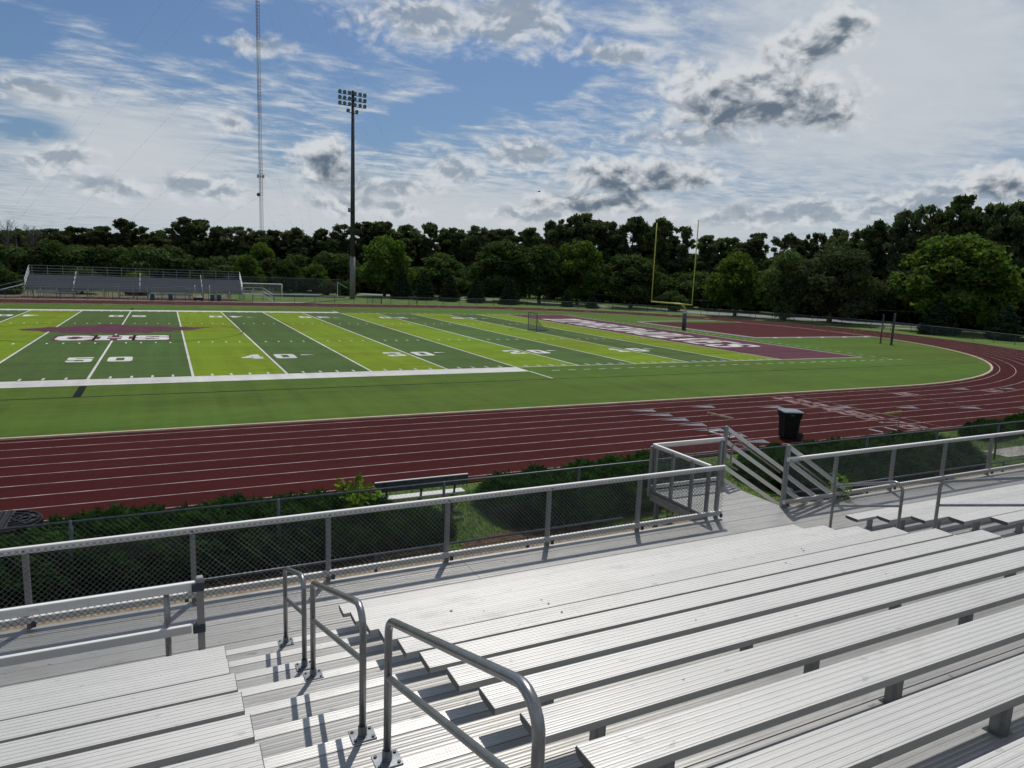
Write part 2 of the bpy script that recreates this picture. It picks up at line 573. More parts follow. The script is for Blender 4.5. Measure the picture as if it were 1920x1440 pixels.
def tag(o, label=None, cat=None, group=None, kind=None):
    if label:
        o['label'] = label
    if cat:
        o['category'] = cat
    if group:
        o['group'] = group
    if kind:
        o['kind'] = kind
    return o


def thing(name, loc, label, cat, group=None):
    o = bpy.data.objects.new(name, None)
    o.empty_display_size = .3
    o.location = loc
    COL.objects.link(o)
    ORG[o.name] = tuple(loc)
    return tag(o, label, cat, group)


def inst(src, parent, loc):
    c = src.copy()
    COL.objects.link(c)
    c.parent = parent
    c.location = loc
    return c


def copy_tree(o, parent=None):
    c = o.copy()
    COL.objects.link(c)
    c.parent = parent
    for ch in list(o.children):
        copy_tree(ch, c)
    return c


def fillet(pts, r, n=6):
    pts = [Vector(p) for p in pts]
    out = [pts[0]]
    for i in range(1, len(pts)-1):
        a, b, c = pts[i-1], pts[i], pts[i+1]
        d1, d2 = (a-b).normalized(), (c-b).normalized()
        ang = d1.angle(d2)
        t = min(r/math.tan(ang/2), (a-b).length*.49, (c-b).length*.49)
        rr = t*math.tan(ang/2)
        cen = b+(d1+d2).normalized()*(rr/math.sin(ang/2))
        s0, s1 = b+d1*t-cen, b+d2*t-cen
        for k in range(n+1):
            out.append(cen+s0.normalized().slerp(s1.normalized(), k/n)*rr)
    out.append(pts[-1])
    return out


def chainlink(mb, P, u0, u1, v0, v1, pitch, r):
    """diagonal wires of a chain-link panel; P maps (u, v, side) to a world point"""
    H = v1-v0
    c = u0-H
    k = 0
    while c < u1:
        for sgn in (1, -1):
            # u = c + v' (sgn 1) or u = c + H - v' (sgn -1)
            if sgn == 1:
                a, b = max(0, u0-c), min(H, u1-c)
                if b-a > .01:
                    p, q = P(c+a, v0+a), P(c+b, v0+b)
            else:
                a, b = max(0, c+H-u1), min(H, c+H-u0)
                if b-a > .01:
                    p, q = P(c+H-a, v0+a), P(c+H-b, v0+b)
            if b-a > .01:
                p, q = Vector(p), Vector(q)
                t = (q-p).normalized()
                n1 = t.orthogonal().normalized()
                n2 = t.cross(n1)
                vs = []
                for e in (p, q):
                    for w in range(3):
                        an = w*2.094
                        vs.append(e+n1*(math.cos(an)*r)+n2*(math.sin(an)*r))
                mb.add(vs, [(0, 1, 4, 3), (1, 2, 5, 4), (2, 0, 3, 5)])
        c += pitch
        k += 1
    return mb

# ------------------------------------------------------------------ ground, track, turf
YD = .9144
HX = 42.2          # half length of the straights


def oval(r, n=48):
    p = []
    for i in range(n+1):
        a = -math.pi/2+math.pi*i/n
        p.append((HX+r*math.cos(a), r*math.sin(a)))
    for i in range(n+1):
        a = math.pi/2+math.pi*i/n
        p.append((-HX+r*math.cos(a), r*math.sin(a)))
    return p


def ring(mb, r0, r1, z, z1=None, n=48):
    a, b = oval(r0, n), oval(r1, n)
    m = len(a)
    mb.add([(x, y, z) for x, y in a]+[(x, y, z if z1 is None else z1) for x, y in b],
           [(i, m+i, m+(i+1) % m, (i+1) % m) for i in range(m)])
    return mb


mb = MB()
mb.rect(-2500, 2500, -2500, 2500, -.03)
ground = tag(mb.build('ground', 'grass'), 'green grass ground around the stadium', 'ground', kind='structure')

# the track (inside kerb 36.5 m, eight lanes of one metre), laid over the ground
mb = MB()
ring(mb, 36.5, 45.35, 0.0)
ring(mb, 45.35, 45.36, 0.0, -.04)
track = tag(mb.build('running_track', 'track_red'), 'dark red running track curving round the football field', 'track', kind='structure')
for k in range(9):
    r = 36.92+k*.995
    m2 = MB()
    ring(m2, r-.016, r+.022, .004)
    m2.build('lane_line', 'track_white', track)
# tan kerb of the infield
mb = MB()
ring(mb, 36.34, 36.36, -.02, .05)
ring(mb, 36.36, 36.49, .05)
ring(mb, 36.49, 36.52, .05, -.02)
kerb = tag(mb.build('kerb', 'kerb'), 'tan kerb along the inside of the track', 'kerb', kind='structure')

FONT = {
 '0': ["q#####p", "##...##", "##...##", "##...##", "##...##", "##...##", "##...##", "##...##", "b#####d"],
 '1': ["..q##..", ".q###..", "q####..", "...##..", "...##..", "...##..", "...##..", ".######", ".######"],
 '2': ["q#####p", "##...##", ".....##", "....q#d", "...q#d.", "..q#d..", ".q#d...", "#######", "#######"],
 '3': ["q#####p", "##...##", ".....##", "..####d", "..####p", ".....##", "##...##", "##...##", "b#####d"],
 '4': ["....##.", "...###.", "..q###.", ".q#d##.", "q#d.##.", "#######", "#######", "....##.", "...####"],
 '5': ["#######", "##.....", "##.....", "######p", "b....##", ".....##", "#....##", "##...##", "b#####d"],
 '6': ["q#####p", "##...##", "##.....", "######p", "##...##", "##...##", "##...##", "##...##", "b#####d"],
 '7': ["#######", "##...##", "....q#d", "....##.", "...q#d.", "...##..", "..q#d..", "..##...", "..##..."],
 '8': ["q#####p", "##...##", "##...##", "b#####d", "q#####p", "##...##", "##...##", "##...##", "b#####d"],
 'T': ["#######", "#######", "#.###.#", "..###..", "..###..", "..###..", "..###..", ".b###d.", ".#####."],
 'I': ["#####", ".###.", ".###.", ".###.", ".###.", ".###.", ".###.", ".###.", "#####"],
 'M': ["##p....q##", "###p..q###", "####..####", "##b####d##", "##.b##d.##", "##......##", "##......##", "##......##", "###....###"],
 'B': ["######p", "##...##", "##...##", "######d", "######p", "##...##", "##...##", "##...##", "######d"],
 'E': ["#######", "##....#", "##.....", "##..#..", "#####..", "##..#..", "##.....", "##....#", "#######"],
 'R': ["######p", "##...##", "##...##", "######d", "#####..", "##b##p.", "##.b##p", "##..b##", "###..##"],
 'W': ["###....###", "##......##", "##......##", "##..##..##", "##.q##p.##", "##q####p##", "####..####", "###d..b###", "b#d....b#d"],
 'O': ["q#####p", "##...##", "##...##", "##...##", "##...##", "##...##", "##...##", "##...##", "b#####d"],
 'L': ["###....", "##.....", "##.....", "##.....", "##.....", "##.....", "##....#", "#######", "#######"],
 'V': ["##...##", "##...##", "##...##", "##...##", "b#p.q#d", ".##.##.", ".b###d.", "..###..", "..b#d.."],
 'S': ["q#####p", "##...##", "##....#", "b####p.", ".b####p", "#....##", "##...##", "##...##", "b#####d"],
 'C': ["q#####p", "##...##", "##....#", "##.....", "##.....", "##.....", "##....#", "##...##", "b#####d"],
 'H': ["###.###", "##...##", "##...##", "##...##", "#######", "##...##", "##...##", "##...##", "###.###"],
}


SMALL = dict(FONT)
FONT['0'] = ["q#######p", "#########", "###...###", "###...###", "###...###", "###...###", "###...###", "#########", "b#######d"]
FONT['1'] = ["...q###..", "..q####..", ".q#####..", "....###..", "....###..", "....###..", "....###..", "..#######", "..#######"]
FONT['2'] = ["q#######p", "#########", "###...###", ".....q##d", "...q###d.", ".q###d...", "q##d...##", "#########", "#########"]
FONT['3'] = ["q#######p", "#########", "###...###", ".....q##d", "...####p.", ".....b##p", "###...###", "#########", "b#######d"]
FONT['4'] = [".....###.", "....####.", "...q####.", "..q#####.", ".q##d###.", "#########", "#########", ".....###.", "....#####"]
FONT['5'] = ["#########", "#########", "###......", "########p", "b########", "......###", "###...###", "#########", "b#######d"]
FONT['c'] = [".q######p.", "q########p", "####..####", "###....###", "###.......", "###....###", "####..####", "b########d", ".b######d."]
FONT['h'] = ["####..####", "####..####", ".##....##.", ".##....##.", ".########.", ".##....##.", ".##....##.", "####..####", "####..####"]
FONT['s'] = ["q########p", "##########", "###....###", "####p.....", "b########p", ".....b####", "###....###", "##########", "b########d"]


def glyph(mb, ch, P, z):
    """P maps (u, v) in 0..1 to field x, y"""
    rows = FONT[ch]
    nr, nc = len(rows), len(rows[0])
    for i, row in enumerate(rows):
        v1, v0 = 1-i/nr, 1-(i+1)/nr
        j = 0
        while j < nc:
            c = row[j]
            if c == '#':
                k = j
                while k < nc and row[k] == '#':
                    k += 1
                u0, u1 = j/nc, k/nc
                q = [(u0, v0), (u1, v0), (u1, v1), (u0, v1)]
                j = k
            elif c in 'qpbd':
                u0, u1 = j/nc, (j+1)/nc
                q = {'q': [(u0, v0), (u1, v0), (u1, v1)], 'p': [(u0, v0), (u1, v0), (u0, v1)],
                     'b': [(u0, v1), (u1, v0), (u1, v1)], 'd': [(u0, v0), (u1, v1), (u0, v1)]}[c]
                j += 1
            else:
                j += 1
                continue
            mb.add([(*P(u, v), z) for u, v in q], [tuple(range(len(q)))])
    return mb


mb = MB()
pts = oval(36.34, 64)
mb.add([(x, y, .0) for x, y in pts], [tuple(range(len(pts)))])
turf = tag(mb.build('turf_field', 'turf_mid'), 'green artificial turf football field inside the track', 'field', kind='structure')
NY, FY = -24.384, 24.384
# colour stripes, five yards each: dark either side of midfield, then lime and dark in turn
for s in (-1, 1):
    for k in range(10):
        a, b = sorted((s*5*k*YD, s*5*(k+1)*YD))
        m2 = MB().rect(a, b, NY, FY, .004)
        m2.build('turf_stripe', 'turf_dark' if k % 2 == 0 else 'turf_lime', turf)
    a, b = sorted((s*50*YD, s*60*YD))
    MB().rect(a, b, NY, FY, .004).build('end_zone', 'turf_purple', turf)
# yard lines
for k in range(-10, 11):
    x = k*5*YD
    MB().rect(x-.06, x+.06, NY, FY, .008).build('yard_line', 'turf_white', turf)
for s in (-1, 1):
    x = s*60*YD
    MB().rect(min(x, x+s*.13), max(x, x+s*.13), NY-.05, FY+.05, .008).build('end_line', 'turf_white', turf)
X25 = 25*YD
for y, sg in ((NY, -1), (FY, 1)):
    MB().rect(-X25, X25, min(y, y+sg*1.83), max(y, y+sg*1.83), .008).build('sideline_band', 'turf_white', turf)
    for s in (-1, 1):
        a, b = sorted((s*X25, s*60*YD))
        MB().rect(a, b, min(y, y+sg*.12), max(y, y+sg*.12), .0085).build('sideline', 'turf_white', turf)
        MB().rect(s*X25-.06, s*X25+.06, min(y+sg*1.83, y+sg*4.6), max(y+sg*1.83, y+sg*4.6), .0085).build('restraining_line', 'turf_white', turf)
# yard ticks, hash marks and the dashed outer line: small strokes, one part each row
for (y0, y1) in ((NY+.12, NY+.72), (-8.45, -7.85), (7.85, 8.45), (FY-.72, FY-.12)):
    m2 = MB()
    for k in range(-49, 50):
        if k % 5:
            x = k*YD
            m2.rect(x-.055, x+.055, y0, y1, .0085)
    tag(m2.build('hash_mark_row', 'turf_white', turf), kind='stuff')
for y in (NY-1.75, FY+1.75):
    m2 = MB()
    for s in (-1, 1):
        x = X25+1.6
        while x < 57:
            m2.rect(min(s*x, s*(x+.55)), max(s*x, s*(x+.55)), y-.05, y+.05, .0085)
            x += 1.12
    tag(m2.build('dashed_line', 'turf_white', turf), kind='stuff')
for s in (-1, 1):
    m2 = MB()
    y = -25.5
    while y < 25:
        m2.rect(s*56.65-.05, s*56.65+.05, y, y+.55, .0085)
        y += 1.12
    tag(m2.build('dashed_line', 'turf_white', turf), kind='stuff')
# numbers, readable from both long sides
for k in range(-4, 5):
    x = k*10*YD
    d1 = str(5-abs(k))
    for side in (-1, 1):
        ybase = side*(24.384-6.35)
        for ch, dx in ((d1, -1.0), ('0', 1.0)):
            w, h = 1.25, 2.1

            def P(u, v, x=x, dx=dx, side=side, ybase=ybase, w=w, h=h):
                uu = (dx+(u-.5)*w)
                return (x-side*uu, ybase-side*h*v)
            m2 = MB()
            glyph(m2, ch, P, .012)
            m2.build('yard_number', 'turf_white', turf)
        if k:
            sx = 1 if k > 0 else -1
            xa = x+sx*2.05
            ym = ybase-side*1.55
            pts = [(xa, ym-.22), (xa+sx*.95, ym), (xa, ym+.22)]
            if sx < 0:
                pts.reverse()
            MB().poly(pts, .012).build('arrow_mark', 'turf_white', turf)
# black lines of the other sports
for y in (-29.2, 29.2):
    MB().rect(-62, 62.6, y-.055, y+.055, .0045).build('black_line', 'turf_black', turf)
for s in (-1, 1):
    MB().rect(-.15, .15, min(s*26.35, s*29.2), max(s*26.35, s*29.2), .0052).build('black_line', 'turf_black', turf)
    a, b = (s*62.6, -29.2), (s*57.0, -24.2)
    n_ = Vector((b[1]-a[1], a[0]-b[0])).normalized()*.05
    q = [(a[0]-n_.x, a[1]-n_.y), (b[0]-n_.x, b[1]-n_.y), (b[0]+n_.x, b[1]+n_.y), (a[0]+n_.x, a[1]+n_.y)]
    MB().poly(q, .0052).build('black_line', 'turf_black', turf)
    for y in (-20.2, 20.2):
        MB().rect(min(s*38.0, s*54.8), max(s*38.0, s*54.8), y-.05, y+.05, .0095).build('black_line', 'turf_black', turf)
    MB().rect(s*38.0-.05, s*38.0+.05, -20.2, 20.2, .0099).build('black_line', 'turf_black', turf)


def circ(cx, cy, r, w, z, a0=0, a1=360, n=64):
    m = MB()
    vs = []
    for i in range(n+1):
        a = R(a0+(a1-a0)*i/n)
        vs += [(cx+(r-w)*math.cos(a), cy+(r-w)*math.sin(a), z), (cx+r*math.cos(a), cy+r*math.sin(a), z)]
    m.add(vs, [(2*i, 2*i+1, 2*i+3, 2*i+2) for i in range(n)])
    return m


circ(0, .6, 9.3, .10, .0095).build('centre_circle', 'turf_black', turf)
for s in (-1, 1):
    circ(s*37.4, 0, 2.75, .09, .0094).build('crease_circle', 'turf_black', turf)
# purple patch behind the midfield letters
pp = [(-6.9, 2.5), (-6.4, 1.3), (-5.3, .9), (-4.9, .1), (-4.1, .3), (-3.5, -1.2), (-2.6, -.9), (-1.9, -2.0), (-1.2, -.8), (-.3, -1.6), (.5, -2.1), (1.1, -.7), (2.2, -1.3), (2.6, .2), (3.6, .1), (4.1, 1.3), (5.2, 1.1),
      (5.9, 2.6), (7.2, 4.4), (5.7, 3.9), (5.0, 4.7), (3.9, 4.3), (3.1, 5.3), (2.0, 4.9), (1.5, 6.2), (.4, 5.8), (-.4, 7.2), (-1.3, 7.6), (-1.9, 6.0), (-3.2, 5.6), (-3.9, 4.3), (-5.0, 4.4), (-5.8, 3.3)]
MB().poly(pp, .0105).build('logo_patch', 'turf_purple', turf)
lx = -3.55
for ch, w in (('c', 2.25), ('h', 2.25), ('s', 2.2)):
    def P(u, v, lx=lx, w=w):
        return (lx+u*w, -6.35+3.3*v)
    m2 = MB().rect(lx-.16, lx+w+.15, -6.65, -2.75, .0112)
    m2.build('letter_backing', 'turf_purple', turf)
    m2 = MB()
    glyph(m2, ch, P, .0150)
    m2.build('midfield_letter', 'turf_white', turf)
    lx += w+.22
# end zone words run across the field
for s, in ((1,), (-1,)):
    word = 'TIMBERWOLVES'
    ws = [FONT and len(FONT[c][0]) for c in word]
    tot = sum(ws)+len(word)*1.6
    sc_ = 33.5/tot
    pos = 0
    for c, wd in zip(word, ws):
        def P(u, v, pos=pos, wd=wd, s=s):
            return (s*(46.9+v*5.4), s*(16.75-(pos+u*wd)*sc_))
        m2 = MB()
        glyph(m2, c, P, .012)
        m2.build('end_zone_letter', 'turf_white', turf)
        pos += wd+1.6
# high jump apron inside the bend, with its flat border mats
for s in (1,):
    pts = [(59.0, 11.5), (59.0, -8.6)]
    for i in range(13):
        a = math.asin(-8.6/36.36)+(math.asin(11.5/36.36)-math.asin(-8.6/36.36))*i/12
        pts.append((HX+36.3*math.cos(a), 36.3*math.sin(a)))
    ap = tag(MB().poly(pts, .006).build('jump_apron', 'apron_red'), 'dark red jumping apron inside the bend of the track', 'apron', kind='structure')
    MB().rect(58.2, 59.0, -9.4, 11.5, .02).build('border_mat', 'track_blue', ap)
    MB().rect(59.0, 77.2, -9.4, -8.6, .022).build('border_mat', 'track_blue', ap)
    MB().rect(58.95, 59.15, -8.6, 11.5, .03).build('white_edge', 'turf_white', ap)
    MB().rect(59.15, 77.2, -8.75, -8.55, .03).build('white_edge', 'turf_white', ap)
    for k in range(5):
        x = 61+k*3.6
        MB().poly([(x, -9.35), (x+.5, -9.35), (x+1.0, -8.65), (x+.5, -8.65)], .028).build('white_bar', 'turf_white', ap)
    MB().tube([(58.6, 11.4, .06), (66, 13.2, .06), (74.0, 13.8, .06)], .05, 6).build('edge_hose', 'white_metal', ap)
# painted marks on the near straight
for q in [(22.2, -38.4), (22.3, -39.4), (22.35, -40.4), (22.4, -41.4), (22.45, -42.4), (22.6, -43.4), (22.7, -44.4), (25.6, -38.4), (28.9, -39.4), (32.4, -40.4), (35.9, -41.4), (39.3, -42.4), (42.6, -43.4), (45.5, -38.2), (49.0, -38.9)]:
    MB().poly([(q[0]-.70, q[1]+.30), (q[0]+.45, q[1]-.22), (q[0]+.62, q[1]+.30)], .006).build('lane_triangle', 'track_blue', track)
MB().rect(33.0, 33.06, -44.9, -36.9, .0065).build('finish_line', 'track_pink', track)
MB().rect(39.6, 39.66, -44.9, -36.9, .0065).build('finish_line', 'track_pink', track)
for k in range(8):
    y = -37.42-k*.995

    def P(u, v, y=y):
        return (31.0+v*1.25, y+.36-u*.72)
    m2 = MB()
    glyph(m2, str(k+1), P, .006)
    m2.build('lane_number', 'track_pink', track)
for x, y, c in ((39.3, -38.4, '5'), (46.4, -39.0, '3')):
    def P(u, v, x=x, y=y):
        return (x+v*1.3, y+.4-u*.8)
    m2 = MB()
    glyph(m2, c, P, .006)
    m2.build('lane_number', 'track_pink', track)
for k in range(26):
    x = -6+k*2.6+rnd.uniform(-.4, .4)
    y = 37.4+(k % 8)*.995
    MB().rect(x, x+1.1, y-.22, y-.10, .006).build('relay_mark', 'track_white', track)
for k in range(7):
    a = R(20+k*9.0)
    rr = 37.6+(k*3 % 8)*.98
    cx, cy = HX+rr*math.cos(a), rr*math.sin(a)
    MB().poly([(cx-.5, cy-.12), (cx+.5, cy-.2), (cx+.6, cy+.12), (cx-.4, cy+.2)], .006).build('relay_mark', 'track_white', track)

# flat surfaces round the stands
tag(MB().rect(-30, 60, -75, -49.85, -.018).build('gravel_bed', 'gravel'), 'tan gravel bed under the near grandstand', 'gravel', kind='structure')
tag(MB().poly([(8.6, -49.85), (12.6, -49.85), (11.8, -49.1), (10.2, -48.95), (9.2, -49.25)], -.014).build('mulch_bed', 'mulch'), 'brown mulch patch between the junipers', 'mulch', kind='structure')
tag(MB().poly([(-9, -49.85), (8.5, -49.85), (9.0, -48.6), (8.0, -46.6), (-9, -46.2)], -.012).build('shrub_bed', 'litter_shaded'), 'mulch under the left juniper hedge, hedge shade painted into its colour', 'mulch', kind='structure')
tag(MB().rect(30.2, 36, -48.95, -48.05, -.012).build('footpath', 'concrete'), 'pale concrete footpath at the right of the hedge', 'path', kind='structure')
tag(MB().rect(-40, 26, 45.6, 48.9, -.016).build('dirt_strip', 'dirt'), 'worn dirt strip in front of the far bleachers', 'dirt', kind='structure')
tag(MB().poly([(-40, 48.9), (13, 48.9), (13, 68), (-40, 68)], -.017).build('dirt_under_stand', 'dirt'), 'bare ground under the far bleachers', 'dirt', kind='structure')
tag(MB().rect(15, 22.5, 46.6, 47.8, .01).build('concrete_pad', 'concrete'), 'pale concrete pad at the far stand steps', 'pad', kind='structure')


def ribbon(name, cl, w, z, m, label, cat):
    mb = MB()
    vs = []
    for i, p in enumerate(cl):
        a, b = Vector(cl[max(i-1, 0)]), Vector(cl[min(i+1, len(cl)-1)])
        t = (b-a).normalized()
        n = Vector((-t.y, t.x))
        vs += [(p[0]+n.x*w/2, p[1]+n.y*w/2, z), (p[0]-n.x*w/2, p[1]-n.y*w/2, z)]
    mb.add(vs, [(2*i+1, 2*i+3, 2*i+2, 2*i) for i in range(len(cl)-1)])
    return tag(mb.build(name, m), label, cat, kind='structure')


ribbon('road', [(0, 140), (25, 113), (44, 88), (64, 68), (82, 44), (97, 25), (107, 11), (118, -3), (132, -18), (160, -40)], 9.0, -.012, 'asphalt', 'grey asphalt road running behind the trees', 'road')
ribbon('side_path', [(84, 24), (92, 11), (99, 2), (108, -9.5), (122, -26)], 1.6, -.010, 'concrete', 'pale pavement strip between the track fence and the road', 'path')

# ------------------------------------------------------------------ near grandstand
Y0, Z0, RUN, RISE = -54.275, 1.608, .61, .201
DECK = Z0-.43
NROW = 15
XL, XC0, XC1, XR = 3.87, 5.29, 13.28, 14.62
XMIN, XMAX = -7.0, 33.0
stand = thing('grandstand', (9, -58, 0), 'silver aluminium grandstand with ribbed bench seats in the foreground', 'grandstand')


def ribbed(y_front, depth, ztop, thick, nb, g=.0023):
    """cross-section of a ribbed plank: front (+Y) at y_front, going back (-Y)"""
    prof = []
    w = depth/nb
    prof.append((y_front, ztop-.016))
    for k in range(nb):
        a = y_front-k*w
        prof += [(a-.004, ztop-.0003), (a-w*.32, ztop+.0010), (a-w*.62, ztop-.0003), (a-w*.66, ztop-g), (a-w*.83, ztop-g*.62), (a-w+.001, ztop-g)]
    prof += [(y_front-depth, ztop-thick), (y_front-depth+.012, ztop-thick), (y_front-depth+.012, ztop-thick*.45),
             (y_front-.012, ztop-thick*.45), (y_front-.012, ztop-thick), (y_front, ztop-thick)]
    return prof


def yrow(i):
    return Y0-RUN*i


def ztread(i):
    return DECK+RISE*i


def tread_front(i):
    return Y0-RUN*(i-.7)


bracket = None
for i in range(NROW):
    for (a, b, first) in ((XMIN, XL, 2), (XC0, XC1, 0), (XR, XMAX, 0)):
        if i < first:
            continue
        jit = rnd.uniform(-.012, .012)
        mb = MB()
        mb.extrude_x(ribbed(yrow(i), .254, Z0+RISE*i, .052, 6), a+jit, b+jit)
        seat = mb.build('bench_seat', 'alu_seat', stand)
        for xe, sg in ((a, -1), (b, 1)):
            if xe in (XMIN, XMAX):
                continue
            yc, zc = yrow(i), Z0+RISE*i
            x = xe+jit+sg*.003
            pr = [(yc+.001, zc-.016), (yc-.012, zc+.001), (yc-.255, zc+.001), (yc-.255, zc-.050), (yc-.20, zc-.056), (yc-.06, zc-.056), (yc-.02, zc-.046)]
            MB().extrude_x(pr, x-.002, x+.002).build('end_cap', 'end_cap', seat)
        x = a+.42 if a != XMIN else b-.42-5*1.83
        while x < b-.1 and x < 24:
            loc = Vector((x, yrow(i)-.205, ztread(i+1)))-Vector(stand.location)
            if bracket is None:
                mb = MB()
                pr = []
                for k in range(9):
                    an = math.pi*k/8
                    pr.append((.038*math.cos(an), -.02-.034*math.sin(an)))
                pr += [(-.038, .03), (.038, .03)]
                n = len(pr)
                vs = [(p[0], p[1], .001) for p in pr]+[(p[0], p[1], .178) for p in pr]
                mb.add(vs, [(k, (k+1) % n, n+(k+1) % n, n+k) for k in range(n)]+[tuple(range(n-1, -1, -1)), tuple(range(n, 2*n))])
                mb.box((0, 0, .004), (.12, .10, .006))
                bracket = mb.build('seat_bracket', 'alu_dull', stand, shift=False)
                bracket.location = loc
            else:
                inst(bracket, stand, loc)
            x += 1.83
# foot planks: two to a row, full length in three lengths, plus riser boards
for i in range(1, NROW+1):
    for (a, b) in ((XMIN, 3.80), (3.804, 13.20), (13.204, XMAX)):
        if i == 1 and a == XMIN:
            a = 2.92
        if i > 11 and a == XMIN:
            pass
        yf = tread_front(i)
        for k, (off, dep, dz) in enumerate(((0, .118, .003), (.121, .242, 0), (.366, .242, -.003))):
            mb = MB()
            mb.extrude_x(ribbed(yf-off, dep, ztread(i)+dz, .045, 4, .0015), a, b)
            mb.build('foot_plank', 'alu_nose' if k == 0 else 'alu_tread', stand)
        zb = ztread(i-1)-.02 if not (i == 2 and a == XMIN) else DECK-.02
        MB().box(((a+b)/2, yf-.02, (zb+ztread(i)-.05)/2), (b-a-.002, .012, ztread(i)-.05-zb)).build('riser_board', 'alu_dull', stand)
# walkway deck
yy = -52.60
k = 0
while yy > tread_front(1)-.02:
    for (a, b) in ((XMIN, 7.62), (7.626, 19.8), (19.806, XMAX)):
        mb = MB()
        mb.extrude_x(ribbed(yy, .262, DECK-.002*(k % 2), .045, 4, .0014), a, b)
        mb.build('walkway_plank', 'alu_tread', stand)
    yy -= .2665
    k += 1
# the walkway runs on under the cut-out for chairs at the left
for k in range(3):
    MB().extrude_x(ribbed(tread_front(1)-.03-k*.2065, .2025, DECK-.001, .045, 4), XMIN, 2.90).build('walkway_plank', 'alu_tread', stand)
MB().box((2.905, tread_front(1)-.30, DECK+.10), (.012, .62, .205)).build('end_panel', 'alu_rail', stand)
# sloped stringers and legs under the rows
for k in range(22):
    x = XMIN+.4+k*1.83
    mb = MB()
    mb.bar((x, -52.7, DECK-.14), (x, tread_front(1), DECK-.14), .08, .18)
    mb.bar((x, tread_front(1), DECK-.10), (x, tread_front(NROW)-.5, ztread(NROW)-.12), .08, .18)
    mb.box((x, -53.0, .5), (.09, .09, 1.1))
    mb.box((x, -57.0, .8), (.09, .09, 1.7))
    mb.box((x, -61.5, 1.5), (.09, .09, 3.0))
    mb.build('stringer_frame', 'galv', stand)

# ------------------------------------------------------------------ aisle handrails


def handrail(x, i0, i1, f0, f1, label, h=.96):
    ya, yb = Y0-RUN*f0, Y0-RUN*f1
    za, zb = ztread(i0), ztread(i1)
    t = thing('aisle_handrail', (x, ya, za), label, 'handrail', 'pipe handrails in the aisles')
    ta, tb = Vector((x, ya, za+h-.02)), Vector((x, yb, zb+h+.02))
    path = fillet([(x, ya, za+.01), ta, tb, (x, yb, zb+.01)], .13, 7)
    MB().tube(path, .0245, 12).build('rail_pipe', 'pipe', t, smooth=True)
    MB().tube([(x, ya, za+.57), (x, yb, zb+.57)], .021, 10, False).build('mid_rail', 'pipe', t, smooth=True)
    for (y, z) in ((ya, za), (yb, zb)):
        mb = MB().box((x, y, z+.007), (.17, .14, .010), bev=.003)
        mb.tube([(x, y, z+.012), (x, y, z+.085)], .031, 10)
        p = mb.build('base_plate', 'galv', t)
        for sx in (-1, 1):
            for sy in (-1, 1):
                MB().tube([(x+sx*.062, y+sy*.048, z+.012), (x+sx*.062, y+sy*.048, z+.022)], .011, 6).build('bolt', 'galv_dark', p)
    return t


handrail(4.60, 1, 3, .45, 2.5, 'short pipe handrail in the left aisle, nearest the front fence')
handrail(4.59, 4, 7, 3.36, 6.36, 'pipe handrail in the left aisle, middle of the three')
handrail(4.60, 8, 11, 7.28, 10.3, 'large foreground pipe handrail in the left aisle, cut by the bottom edge')
handrail(13.92, 1, 3, .4, 2.42, 'pipe handrail in the right aisle, nearest the stair opening')
handrail(13.92, 4, 7, 3.36, 6.36, 'pipe handrail at the right edge, higher up the right aisle')

# ------------------------------------------------------------------ guard fences of the walkway
FYG = -52.66
HF = 1.085


def guard(name, xs, x0, x1, label):
    t = thing(name, (x0, FYG, DECK), label, 'fence', 'chain link guard fences of the grandstand')
    zt = DECK+HF
    MB().box(((x0+x1)/2, FYG, zt-.042), (x1-x0, .062, .084), bev=.006).build('top_rail', 'alu_rail', t)
    MB().box(((x0+x1)/2, FYG, DECK+.125), (x1-x0, .058, .085), bev=.006).build('bottom_rail', 'alu_rail', t)
    for x in xs:
        p = MB().box((x, FYG+.068, DECK+.42), (.066, .066, 1.28), bev=.012).build('post', 'alu_dull', t)
        MB().box((x, FYG-.034, zt-.05), (.022, .006, .022)).build('bolt', 'galv_dark', p)
        MB().box((x+.05, FYG-.03, DECK+.07), (.05, .03, .07)).build('clamp', 'galv_dark', p)
    mb = MB()
    chainlink(mb, lambda u, v: (u, FYG-.036, v), x0+.02, x1-.02, DECK+.06, zt-.028, .074, .0031)
    tag(mb.build('chain_link_mesh', 'wire', t), kind='stuff')
    return t


guard('guard_fence', [-5.7, -3.82, -1.95, -.07, 1.80, 3.68, 5.50, 7.38, 9.24, 11.15, 13.06], XMIN, 13.13, 'long chain link guard fence with white top rail left of the stair opening')
guard('guard_fence', [14.88, 16.40, 18.32, 20.24, 22.13, 24.0, 25.9, 27.8, 29.7], 14.84, XMAX, 'chain link guard fence with white top rail right of the stair opening')

# low channel rail closing the chair space at the left
YB = -54.37
t = thing('barrier_rail', (3.5, YB, DECK), 'two-bar aluminium barrier rail at the front of the left bench block', 'barrier')
MB().box(((XMIN+3.66)/2, YB, DECK+1.015), (3.66-XMIN, .055, .10), bev=.006).build('top_bar', 'alu_rail', t)
MB().box(((XMIN+3.60)/2, YB, DECK+.505), (3.60-XMIN, .055, .10), bev=.006).build('lower_bar', 'alu_rail', t)
for x in (3.36, .9, -1.5, -4.0):
    MB().tube([(x, YB+.055, DECK+.0), (x, YB+.055, DECK+.97)], .034, 10).build('post', 'pipe', t, smooth=True)
p = MB().box((3.70, YB+.01, DECK+.53), (.075, .085, 1.16), bev=.01).build('end_post', 'alu_dull', t)
for z in (1.0, .50):
    MB().box((3.68, YB+.008, DECK+z), (.13, .105, .10), bev=.008).build('clamp', 'galv_dark', p)

